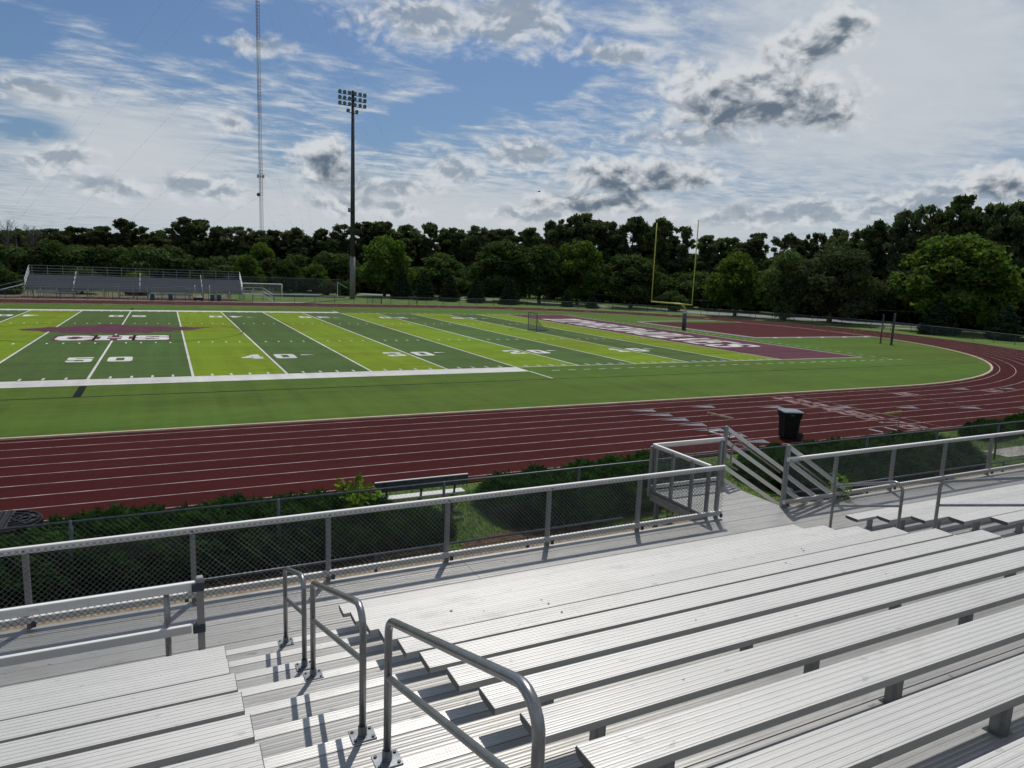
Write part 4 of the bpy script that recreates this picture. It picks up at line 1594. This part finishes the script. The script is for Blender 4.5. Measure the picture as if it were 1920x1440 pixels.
# ------------------------------------------------------------------ far bleachers
FX0, FX1 = -13.5, 14.0
FYF = 50.0
fb = thing('far_bleachers', (0, 52.5, 0), 'dark grey aluminium bleachers on the far side of the field', 'bleachers')
FZ = 1.0
NF = 9
for k in range(5):
    MB().box(((FX0+FX1)/2, FYF+.13+k*.25, FZ-.02), (FX1-FX0, .24, .04)).build('walkway_plank', 'far_alu', fb)
for i in range(NF):
    y = FYF+1.25+i*.52
    z = FZ+.215*i
    MB().box(((FX0+FX1)/2, y+.10, z+.40), (FX1-FX0, .25, .045)).build('bench_seat', 'far_alu', fb)
    MB().box(((FX0+FX1)/2, y-.16, z+.0), (FX1-FX0, .27, .04)).build('foot_plank', 'far_alu', fb)
    MB().box(((FX0+FX1)/2, y+.24, z+.12), (FX1-FX0, .02, .20)).build('riser_board', 'far_alu', fb)
zb = FZ+.215*(NF-1)
yb = FYF+1.25+.52*(NF-1)+.3
for z in (zb+.75, zb+1.12, zb+1.52):
    MB().tube([(FX0, yb, z), (FX1, yb, z)], .028, 6).build('back_rail', 'alu_dull', fb)
x = FX0+.3
while x < FX1:
    MB().box((x, yb+.03, zb/2+.7), (.05, .05, zb+1.5)).build('back_post', 'alu_dull', fb)
    x += 1.83
for x in (FX0-.03, FX1+.03):
    for dz in (.55, .95, 1.35):
        MB().bar((x, FYF+1.3, FZ+dz), (x, yb, zb+dz+.15), .04, .06).build('side_rail', 'white_metal', fb)
    for f in (0, .5, 1):
        y = FYF+1.3+(yb-FYF-1.3)*f
        z = FZ+(zb-FZ)*f
        MB().box((x, y, z+.6), (.05, .05, 1.5)).build('side_post', 'alu_dull', fb)
for z in (FZ+.55, FZ+1.0):
    MB().tube([(FX0, FYF, z), (FX1, FYF, z)], .022, 6).build('front_rail', 'galv', fb)
x = FX0
while x <= FX1+.01:
    MB().box((x, FYF, FZ+.35), (.05, .05, 1.35)).build('front_post', 'galv', fb)
    x += 1.83
for k in range(16):
    x = FX0+k*1.83
    mb = MB()
    mb.bar((x, FYF+.1, FZ-.15), (x, yb, zb-.2), .06, .15)
    mb.box((x, FYF+.2, .4), (.07, .07, .85))
    mb.box((x, FYF+3.0, .75), (.07, .07, 1.55))
    mb.box((x, yb-.1, 1.2), (.07, .07, 2.4))
    if k % 3 == 1:
        mb.bar((x, FYF+.2, .05), (x+1.83, FYF+.2, .8), .03, .03)
        mb.bar((x, FYF+.2, .8), (x+1.83, FYF+.24, .05), .03, .03)
    mb.build('frame', 'galv', fb)
for x in (-7.9, .2, 8.4):
    for i0 in (0, 3, 6):
        y, z = FYF+1.3+i0*.52, FZ+.215*i0
        MB().tube(fillet([(x, y, z), (x, y, z+.9), (x, y+1.2, z+1.35), (x, y+1.2, z+.45)], .12, 4), .024, 6).build('aisle_handrail', 'white_metal', fb)
for x in (7.4, 9.4):
    MB().tube(fillet([(x, FYF+1.0, FZ), (x, FYF+1.0, FZ+.9), (x, FYF+1.7, FZ+1.2), (x, FYF+1.7, FZ+.3)], .12, 4), .026, 6).build('aisle_handrail', 'white_metal', fb)
# end landing with steps at the right, sloped ramp at the left
MB().box((15.5, FYF+.75, FZ-.03), (2.9, 1.5, .06)).build('landing_deck', 'alu_rail', fb)
for y in (FYF+.05, FYF+1.45):
    for z in (.5, 1.0):
        MB().tube([(14.1, y, FZ+z), (16.9, y, FZ+z)], .025, 6).build('landing_rail', 'alu_dull', fb)
    for x in (14.2, 15.5, 16.9):
        MB().box((x, y, FZ/2+.5), (.05, .05, FZ+1.0)).build('landing_post', 'alu_dull', fb)
for k in range(5):
    MB().box((17.1+k*.3, FYF+.75, FZ-.2*(k+1)), (.29, 1.3, .04)).build('step', 'alu_rail', fb)
for y in (FYF+.1, FYF+1.4):
    for z in (.95, .5):
        MB().bar((16.95, y, FZ+z), (18.5, y, z+.05), .04, .05).build('step_rail', 'alu_rail', fb)
    MB().bar((16.95, y, FZ-.12), (18.5, y, .05), .04, .22).build('step_stringer', 'white_metal', fb)
    MB().box((18.5, y, .5), (.05, .05, 1.0)).build('step_post', 'alu_dull', fb)
MB().bar((FX0, FYF+1.2, FZ+.75), (FX0-4.2, FYF+.6, .45), 2.6, .08).build('ramp', 'far_alu', fb)
for y in (FYF-.1, FYF+2.4):
    MB().bar((FX0, y, FZ+1.3), (FX0-4.2, y-.4, 1.05), .04, .05).build('ramp_rail', 'galv', fb)


def bench(x, y, L, label, name='team_bench', back=True, m='alu_seat', h=.45, shade_mat=None):
    t = thing(name, (x, y, 0), label, 'bench')
    MB().box((x, y, h), (L, .28, .05), bev=.008).build('seat', m, t)
    if back:
        MB().box((x, y-.24, h+.36), (L, .045, .24), bev=.008).build('backrest', shade_mat or m, t)
        MB().box((x, y-.24, h+.49), (L, .05, .018)).build('top_strip', m, t)
    for dx in (-L/2+.3, 0, L/2-.3):
        mb = MB().box((x+dx, y, h/2-.03), (.05, .06, h)).box((x+dx, y, .0), (.06, .5, .03))
        mb.build('leg', 'galv_dark', t)
        if back:
            MB().bar((x+dx, y-.1, h-.05), (x+dx, y-.215, h+.45), .05, .04, (1, 0, 0)).build('back_support', 'galv_dark', t)
    return t


# bench with its back to the stand, beside the near track
t = bench(8.75, -47.25, 2.3, 'aluminium bench with backrest standing beside the near track', 'track_bench', shade_mat='galv_dark')  # backrest metal darkened for its shaded side, top strip pale for the lit edge
bench(-9.7, 48.9, 4.6, 'silver bench in front of the left part of the far bleachers', back=True, m='alu_dull')
bench(4.6, 48.6, 4.8, 'silver bench between blue barrels in front of the far bleachers', back=True, m='alu_dull')


def barrel(x, y, label, m='blue_plastic'):
    t = thing('blue_barrel', (x, y, 0), label, 'barrel', 'blue barrels by the far bleachers')
    pts = [(x, y, z) for z in (0, .05, .28, .31, .34, .58, .61, .64, .88, .92)]
    MB().tube(pts, [.27, .29, .29, .305, .29, .29, .305, .29, .29, .27], 16).build('body', m, t, smooth=True)
    MB().tube([(x, y, .90), (x, y, .935)], [.285, .285], 16).build('rim', 'galv_dark', t)


barrel(1.8, 48.0, 'blue barrel left of the far bench, first from the left')
barrel(4.1, 48.3, 'blue barrel half hidden behind the far bench')
barrel(9.6, 48.2, 'left one of the two blue barrels right of the black cart')
barrel(10.5, 48.1, 'right one of the two blue barrels right of the black cart')
t = thing('equipment_cart', (7.7, 47.9, 0), 'low black equipment cart with a white bag in front of the far bleachers', 'cart')
MB().box((7.7, 47.9, .32), (1.3, .7, .36), bev=.04).build('tub', 'black_plastic', t)
MB().add([(7.35, 47.65, .5), (8.25, 47.65, .5), (8.25, 48.15, .5), (7.35, 48.15, .5), (7.6, 47.75, .66), (8.2, 47.78, .72), (8.15, 48.05, .72), (7.7, 48.0, .64)],
         [(0, 1, 5, 4), (1, 2, 6, 5), (2, 3, 7, 6), (3, 0, 4, 7), (4, 5, 6, 7)]).build('bag', 'white_metal', t)
for dx in (-.45, .45):
    for dy in (-.3, .3):
        MB().tube([(7.7+dx, 47.9+dy-.03, .12), (7.7+dx, 47.9+dy+.03, .12)], .12, 10).build('wheel', 'rubber', t)
MB().tube(fillet([(7.05, 47.6, .4), (6.75, 47.6, .85), (6.75, 48.2, .85), (7.05, 48.2, .4)], .1, 3), .02, 6).build('handle', 'galv', t)
t = thing('white_tarp', (3, 52, 0), 'crumpled white sheeting lying under the far bleachers', 'tarp')
mb = MB()
for k in range(7):
    x = -1.2+k*.45
    mb.add([(x, 50.6, .02), (x+.4, 50.5, .02), (x+.45, 51.0, .02), (x+.05, 51.1, .02), (x+.2, 50.8, rnd.uniform(.1, .25))], [(0, 1, 4), (1, 2, 4), (2, 3, 4), (3, 0, 4)])
mb.build('sheet', 'white_metal', t)

# white soccer goal frame beside the far bleachers
t = thing('soccer_goal', (17, 58, 0), 'white soccer goal frame behind the right end of the far bleachers', 'goal')
for x in (14.2, 20.6):
    MB().tube([(x, 57.0, 0), (x, 57.0, 2.44)], .065, 8).build('post', 'white_metal', t)
    MB().tube([(x, 57.0, 2.44), (x+.25, 57.9, 2.35), (x+.2, 59.2, .05)], .035, 6).build('side_bar', 'white_metal', t)
    MB().tube([(x, 57.0, .04), (x+.2, 59.2, .04)], .035, 6).build('ground_bar', 'white_metal', t)
MB().tube([(14.2, 57.0, 2.44), (20.6, 57.0, 2.44)], .065, 8).build('crossbar', 'white_metal', t)
mb = MB()
chainlink(mb, lambda u, v: (u, 57.9+(2.4-v)*.55, v), 14.3, 20.7, .05, 2.38, .16, .004)
tag(mb.build('net', 'white_metal', t), kind='stuff')
# flat pads on the grass
t = thing('landing_mat', (27, 68, 0), 'flat grey and white mats lying on the grass left of the light pole', 'mat')
mb = MB().box((22.5, 68.0, .18), (6.5, 2.2, .34), bev=.06)
mb.build('dark_mat', 'pad', t)
MB().box((26.3, 68.6, .22), (5.2, 2.4, .42), bev=.08).build('pale_mat', 'grey_lid', t)
MB().box((31.2, 67.8, .10), (4.4, 1.2, .16), bev=.04).build('end_mat', 'pad', t)
t = thing('white_post', (31.0, 63.0, 0), 'slim white post with slanting arm left of the light pole', 'post')
MB().tube([(31.0, 63, 0), (31.0, 63, 2.9)], .04, 6).build('upright', 'white_metal', t)
MB().tube([(31.0, 63, 2.88), (32.8, 63.3, 1.9)], .03, 6).build('arm', 'white_metal', t)

# ------------------------------------------------------------------ fences along the far side and round the bend
FENCE = [(-45, 46.9), (42.2, 46.9)]
for i in range(1, 25):
    a = math.pi/2-math.pi*.72*i/24
    FENCE.append((HX+(46.9+min(i, 6)*.35)*math.cos(a), (46.9+min(i, 6)*.35)*math.sin(a)))
t = thing('track_fence', (20, 46.9, 0), 'low chain link fence round the outside of the far track', 'fence')
mb = MB()
mb.tube([(x, y, 1.15) for x, y in FENCE], .026, 6)
mb.build('top_rail', 'galv', t)
acc = 0
for i in range(len(FENCE)-1):
    a, b = Vector((*FENCE[i], 0)), Vector((*FENCE[i+1], 0))
    L = (b-a).length
    s = 3.0-acc
    while s < L:
        p = a.lerp(b, s/L)
        MB().tube([(p.x, p.y, -.03), (p.x, p.y, 1.17)], .034, 6).build('post', 'galv_dark', t)
        s += 3.0
    acc = (acc+L) % 3.0
mb = MB()
for i in range(len(FENCE)-1):
    a, b = FENCE[i], FENCE[i+1]
    mb.add([(*a, .02), (*b, .02), (*b, 1.14), (*a, 1.14)], [(0, 1, 2, 3)])
mb.build('chain_link_mesh', 'far_mesh', t)
for x, w, lab in ((33.2, 2.3, 'dark mesh gate leaf standing ajar right of the light pole'), (39.6, 1.4, 'narrow mesh gate leaf, second right of the light pole')):
    g = thing('fence_gate', (x, 46.6, 0), lab, 'gate')
    y = 46.6
    MB().tube(fillet([(x-w/2, y, .05), (x-w/2, y, 1.3), (x+w/2, y+.15, 1.3), (x+w/2, y+.15, .05)], .08, 3), .035, 6).build('gate_frame', 'galv_dark', g)
    MB().add([(x-w/2, y, .08), (x+w/2, y+.15, .08), (x+w/2, y+.15, 1.28), (x-w/2, y, 1.28)], [(0, 1, 2, 3)]).build('gate_mesh', 'far_mesh', g)
    MB().tube([(x+w/2+.1, y+.15, -.02), (x+w/2+.1, y+.15, 1.4)], .05, 6).build('gate_post', 'galv_dark', g)
# tall backstop fence behind the far grass and along the road
t = thing('tall_fence', (40, 70, 0), 'thin high wire fence crossing behind the far grass bank', 'fence')
for (a, b, h) in (((13, 72), (33.5, 72), 3.2), ((-45, 60.5), (-14, 60.5), 2.6)):
    MB().tube([(*a, h), (*b, h)], .03, 6).build('top_rail', 'galv', t)
    n = int((b[0]-a[0])/4)
    for k in range(n+1):
        x = a[0]+(b[0]-a[0])*k/n
        MB().tube([(x, a[1], 0), (x, a[1], h)], .04, 6).build('post', 'galv_dark', t)
    MB().add([(*a, .1), (*b, .1), (*b, h), (*a, h)], [(0, 1, 2, 3)]).build('chain_link_mesh', 'far_mesh', t)
t = thing('road_fence', (95, 10, 0), 'thin wire fence along the road behind the bend', 'fence')
rf = [(76, 50), (86, 34), (93, 21), (100, 9), (108, -4), (118, -16)]
MB().tube([(x, y, 2.3) for x, y in rf], .022, 6).build('top_rail', 'galv', t)
for i in range(len(rf)-1):
    for k in range(4):
        p = Vector(rf[i]).lerp(Vector(rf[i+1]), k/4)
        MB().tube([(p.x, p.y, -.02), (p.x, p.y, 2.32)], .035, 6).build('post', 'galv_dark', t)
t = thing('warning_sign', (90, 30, 0), 'small orange sign on a thin post behind the goalposts', 'sign')
MB().tube([(92.0, 28.6, 0), (92.0, 28.6, 1.7)], .03, 6).build('post', 'galv_dark', t)
mat('sign_orange', (.62, .28, .06), .5, 0, .1, 3)
MB().box((91.96, 28.55, 1.55), (.42, .03, .5), rz=-.9).build('panel', 'sign_orange', t)

# ------------------------------------------------------------------ light pole
PX, PYY, PH = 33.83, 63.65, 35.6
t = thing('stadium_light_pole', (PX, PYY, 0), 'tall dark stadium light pole with rows of round floodlights', 'light pole')
MB().tube([(PX, PYY, -.05), (PX, PYY, 7.5)], [.52, .47], 16).build('concrete_base', 'pole_concrete', t, smooth=True)
MB().tube([(PX, PYY, 7.5), (PX, PYY, 20), (PX, PYY, PH+.2)], [.44, .36, .24], 14).build('shaft', 'pole_paint', t, smooth=True)
ax = Vector((.93, -.10, 0)).normalized()      # crossarm direction
fwd = Vector((-.10, -.93, 0)).normalized()
rows = [(PH-.25, [-2.25, -1.45, -.62, .30, 1.18, 1.98]), (PH-1.17, [-2.25, -1.45, -.62, .30, 1.18, 1.98]), (PH-2.1, [-2.25, -1.45, -.62, .30, 1.18, 1.98]), (PH-3.2, [-.85, .62])]
for z, offs in rows:
    a, b = Vector((PX, PYY, z-.28))+ax*(offs[0]-.3), Vector((PX, PYY, z-.28))+ax*(offs[-1]+.3)
    a.z += .12
    b.z -= .12
    MB().bar(a, b, .08, .10).build('crossarm', 'pole_paint', t)
    for o_ in offs:
        p = Vector((PX, PYY, z))+ax*o_+fwd*.30
        p.z -= .05*o_
        d_ = (fwd+Vector((0, 0, -.45))).normalized()
        lamp = MB().tube([p-d_*.32, p-d_*.22, p-d_*.05, p+d_*.12, p+d_*.16], [.07, .17, .27, .32, .32], 12).build('floodlight', 'pole_paint', t, smooth=True)
        MB().tube([p+d_*.162, p+d_*.168], [.28, .28], 12).build('lens', 'grey_lid', lamp)
        MB().bar(p-d_*.2, Vector((p.x, p.y, z-.28))-fwd*.28, .05, .05).build('yoke', 'pole_paint', lamp)
MB().box((PX-.62, PYY-.2, 15.6), (.5, .35, .75), bev=.05).build('ballast_box', 'grey_lid', t)

# ------------------------------------------------------------------ radio mast
TX, TY, TH = 76.4, 553.2, 300.0
t = thing('radio_mast', (TX, TY, 0), 'thin red and white lattice radio mast with guy wires rising out of frame', 'mast')
legs = [(TX+1.45*math.cos(a), TY+1.45*math.sin(a)) for a in (R(90), R(210), R(330))]
band = 30.0
for k in range(int(TH/band)):
    mb = MB()
    z0, z1 = k*band, (k+1)*band
    for (x, y) in legs:
        mb.tube([(x, y, z0), (x, y, z1)], .16, 5, False)
    z = z0
    while z < z1-.1:
        for i in range(3):
            a, b = legs[i], legs[(i+1) % 3]
            mb.bar((*a, z), (*b, z), .14, .14)
            mb.bar((*a, z), (*b, z+2.4), .10, .10)
        z += 2.5
    mb.build('lattice_section', 'mast_red' if k % 2 == 0 else 'mast_white', t)
mb = MB()
for a in range(8):
    an = a*.785
    mb.box((TX+2.6*math.cos(an), TY+2.6*math.sin(an), 75.2), (.5, .5, 2.6), rz=an)
    mb.bar((TX+.8*math.cos(an), TY+.8*math.sin(an), 75), (TX+2.6*math.cos(an), TY+2.6*math.sin(an), 75), .2, .2)
mb.build('antenna_ring', 'mast_white', t)
MB().tube([(TX-2.0, TY-1.8, 60.4), (TX-2.15, TY-2.1, 60.4), (TX-2.2, TY-2.3, 60.4)], [1.1, 1.5, 1.3], 14).build('dish', 'galv_dark', t)
for az in (65, 185, 305):
    for zt_, rr in ((60, 90), (125, 130), (190, 160), (255, 185), (298, 190)):
        e = (TX+rr*math.cos(R(az)), TY+rr*math.sin(R(az)), 0)
        MB().tube([(TX, TY, zt_), e], .028, 4, False).build('guy_wire', 'galv', t)

# ------------------------------------------------------------------ things on the field
t = thing('goalpost', (56.9, .6, 0), 'yellow football goalpost with dark padded base at the right end zone', 'goalpost')
GX = 54.95
gb = .5
MB().tube([(57.1, gb, 0), (57.1, gb, .06)], .24, 12).build('base_plate', 'galv_dark', t)
MB().tube([(57.1, gb, 0), (57.1, gb, 1.95)], .24, 14).build('pad', 'pad', t, smooth=True)
MB().tube([(57.1, gb, 1.9), (57.1, gb, 2.05)], .09, 10).build('collar', 'white_metal', t)
MB().tube(fillet([(57.1, gb, 1.9), (57.1, gb, 2.55), (56.3, gb, 3.02), (GX, gb, 3.05)], .5, 6), .085, 10).build('gooseneck', 'yellow_paint', t, smooth=True)
MB().tube([(GX, gb-3.60, 3.05), (GX, gb+3.60, 3.05)], .085, 10).build('crossbar', 'yellow_paint', t, smooth=True)
for s in (-1, 1):
    MB().tube([(GX, gb+s*3.556, 3.0), (GX, gb+s*3.556, 12.15)], .06, 10).build('upright', 'yellow_paint', t, smooth=True)

t = thing('lacrosse_goal', (37.1, .1, 0), 'small square lacrosse goal with a sloping net on the field', 'goal')
gx, gy = 37.0, .1
for s in (-.92, .92):
    MB().tube([(gx, gy+s, 0), (gx, gy+s, 1.83)], .035, 8).build('post', 'galv_dark', t)
    MB().tube([(gx, gy+s, .03), (gx+2.0, gy, .03)], .025, 6).build('ground_bar', 'galv_dark', t)
MB().tube([(gx, gy-.92, 1.83), (gx, gy+.92, 1.83)], .035, 8).build('crossbar', 'galv_dark', t)
mb = MB()
seg = 8
for s in (-.92, .92):
    vs = []
    for i in range(seg+1):
        z = 1.8*(1-i/seg)
        f = 1-(1-i/seg)**.0 if False else (i/seg)**2.2
        vs.append((gx+2.0*f, gy+s*(1-f), z))
    base = [(gx, gy+s, 1.8*(1-i/seg)) for i in range(seg+1)]
    mb.add(base+vs, [(i, i+1, seg+2+i, seg+1+i) for i in range(seg)])
top = []
for i in range(seg+1):
    z = 1.8*(1-i/seg)
    f = (i/seg)**2.2
    top.append((gx+2.0*f, gy-.92*(1-f), z))
for i in range(seg+1):
    z = 1.8*(1-i/seg)
    f = (i/seg)**2.2
    top.append((gx+2.0*f, gy+.92*(1-f), z))
mb.add(top, [(i, i+1, seg+2+i, seg+1+i) for i in range(seg)])
mb.build('net', 'net', t)
for x, y, h, lab in ((69.8, -15.3, 3.0, 'thin dark grey standard beside the jumping apron, left one of the pair'), (69.4, -16.8, 3.2, 'dark grey standard beside the jumping apron, right one of the pair')):
    t = thing('jump_standard', (x, y, 0), lab, 'post', 'pair of posts by the apron')
    w = .16 if y < -16 else .10
    MB().box((x, y, h/2), (w, w, h), bev=.02).build('upright', 'pole_paint', t)
    MB().box((x, y, .03), (w*2, w*2, .06), bev=.01).build('base', 'galv_dark', t)
    if y > -16:
        MB().box((x-.02, y-.08, 1.75), (.22, .18, .45), bev=.02).build('slider_box', 'grey_lid', t)

# ------------------------------------------------------------------ things by the near track
t = thing('wheeled_bin', (24.55, -44.15, 0), 'black wheeled rubbish bin with a grey lid on the near track', 'bin')
ang = R(-24)
cs, sn = math.cos(ang), math.sin(ang)


def W(p):
    return (24.55+p[0]*cs-p[1]*sn, -44.15+p[0]*sn+p[1]*cs, p[2])


def frus(z0, z1, a0, b0, a1, b1, m=None):
    m = m or MB()
    vs = []
    for z, a, b in ((z0, a0, b0), (z1, a1, b1)):
        c = .06
        vs += [W(q) for q in ((-a+c, -b, z), (a-c, -b, z), (a, -b+c, z), (a, b-c, z), (a-c, b, z), (-a+c, b, z), (-a, b-c, z), (-a, -b+c, z))]
    m.add(vs, [(i, (i+1) % 8, 8+(i+1) % 8, 8+i) for i in range(8)]+[tuple(range(7, -1, -1)), tuple(range(8, 16))])
    return m


m = frus(.04, .30, .27, .29, .28, .30)
frus(.30, .78, .28, .30, .305, .335, m)
frus(.78, .98, .325, .355, .345, .375, m)
body = m.build('body', 'black_plastic', t)
frus(.98, 1.02, .365, .395, .365, .395).build('rim', 'black_plastic', body)
m = frus(1.02, 1.055, .375, .40, .36, .385)
frus(1.055, 1.085, .33, .35, .22, .24, m)
m.build('lid', 'grey_lid', t)
MB().tube([W((.44, -.26, 1.0)), W((.44, .26, 1.0))], .022, 8).build('handle', 'black_plastic', t)
for s in (-1, 1):
    MB().tube([W((.29, s*.30, .14)), W((.29, s*.36, .14))], .14, 14).build('wheel', 'rubber', t)
mat('bin_green', (.02, .12, .06), .5, 0, .1, 5)
MB().add([W((-.12, -.368, .90)), W((.02, -.368, .90)), W((.02, -.372, .95)), W((-.12, -.372, .95))], [(0, 1, 2, 3)]).build('badge', 'bin_green', body)


def hurdle(x, y, label, m_, h=.78, rz=0.0, stripes=False):
    t = thing('track_hurdle', (x, y, 0), label, 'hurdle', 'hurdles by the near straight')
    d = Vector((math.cos(rz), math.sin(rz), 0))
    n = Vector((-d.y, d.x, 0))
    c = Vector((x, y, 0))
    for s in (-.5, .5):
        MB().tube([c+d*s+Vector((0, 0, .02)), c+d*s+Vector((0, 0, h-.04))], .016, 8).build('upright', 'galv', t)
        MB().bar(c+d*s+Vector((0, 0, .02)), c+d*s+n*.62+Vector((0, 0, .02)), .04, .035).build('foot', 'white_metal', t)
    MB().bar(c+d*-.60+Vector((0, 0, h)), c+d*.60+Vector((0, 0, h)), .025, .07).build('top_bar', m_, t)
    if stripes:
        MB().bar(c+d*-.5+n*.02+Vector((0, 0, .05)), c+d*.5+n*.02+Vector((0, 0, .05)), .03, .03).build('brace', 'white_metal', t)


mat('hurdle_wood', (.52, .40, .24), .6, 0, .15, 6)
mat('hurdle_yellow', (.42, .42, .12), .6, 0, .15, 6)
hurdle(22.1, -43.05, 'tan topped hurdle on the near track behind the landing', 'hurdle_wood', .77, R(-82), True)
hurdle(29.7, -44.75, 'yellow topped hurdle at the edge of the near track by the hedge', 'hurdle_yellow', .80, R(4))

# black ribbed lid with a rounded end
t = thing('black_ribbed_lid', (-.4, -45.3, 0), 'large black ribbed plastic lid with rounded end beside the near track', 'lid')


def stad(L, w, z0, z1, cx=-.9, cy=-45.45, m=None, n=16):
    m = m or MB()
    p = []
    for i in range(n+1):
        a = -math.pi/2+math.pi*i/n
        p.append((cx+L/2+w*math.cos(a), cy+w*math.sin(a)))
    p += [(cx-L/2, cy+w), (cx-L/2, cy-w)]
    k = len(p)
    m.add([(x, y, z0) for x, y in p]+[(x, y, z1) for x, y in p], [(i, (i+1) % k, k+(i+1) % k, k+i) for i in range(k)]+[tuple(range(k, 2*k))])
    return m


stad(2.4, .66, -.02, .26).build('shell', 'black_plastic', t)
stad(2.4, .60, .26, .275).build('top_panel', 'rubber', t)
for k, y in enumerate((-.45, -.27, -.09, .09, .27, .45)):
    MB().box((-1.05, -45.45+y, .292), (2.4, .10, .03), bev=.01).build('rib', 'black_plastic', t)
for dx in (.16, .30):
    MB().box((dx, -45.45, .30), (.09, 1.12, .045), bev=.01).build('cross_rib', 'black_plastic', t)
for r_ in (.22, .38, .53):
    m = MB()
    m.tube([(.36+r_*math.cos(R(-85+170*i/10)), -45.45+r_*math.sin(R(-85+170*i/10)), .285) for i in range(11)], .032, 6)
    m.build('curved_rib', 'black_plastic', t)
for a in (-50, 0, 50):
    MB().bar((.40, -45.45, .29), (.40+.52*math.cos(R(a)), -45.45+.52*math.sin(R(a)), .29), .04, .04).build('spoke', 'black_plastic', t)

# a bird, far off
t = MB()
bx, by, bz = 88.6, 96.1, 26.1
t.add([(bx-.35, by, bz), (bx+.4, by, bz+.02), (bx, by-.05, bz+.08), (bx-.1, by-.75, bz+.22), (bx+.15, by-.7, bz+.22), (bx-.1, by+.75, bz+.22), (bx+.15, by+.7, bz+.22), (bx, by, bz-.1)],
      [(0, 7, 1, 2), (2, 0, 3, 4), (2, 1, 4), (2, 0, 5, 6), (2, 1, 6), (0, 2, 7), (1, 7, 2)])
tag(t.build('bird', 'black_plastic', loc=(bx, by, bz)), 'small dark bird flying above the trees left of the goalposts', 'bird')

# scattered dry leaves on the benches
for k in range(14):
    i = rnd.randint(2, 9)
    x = rnd.uniform(6.2, 12.9)
    y = yrow(i)-rnd.uniform(.04, .22)
    z = Z0+RISE*i+.004
    s = rnd.uniform(.008, .022)
    a = rnd.uniform(0, 6.28)
    m = MB().add([(x+s*math.cos(a), y+s*math.sin(a), z), (x-s*.5*math.sin(a), y+s*.5*math.cos(a), z+.006), (x-s*math.cos(a), y-s*math.sin(a), z), (x+s*.5*math.sin(a), y-s*.5*math.cos(a), z+.002)], [(0, 1, 2), (0, 2, 3)])
    tag(m.build('dry_leaf', 'bark', loc=(x, y, z)), 'tiny dry leaf lying on the bench seats', 'leaf', 'dry leaves on the benches')
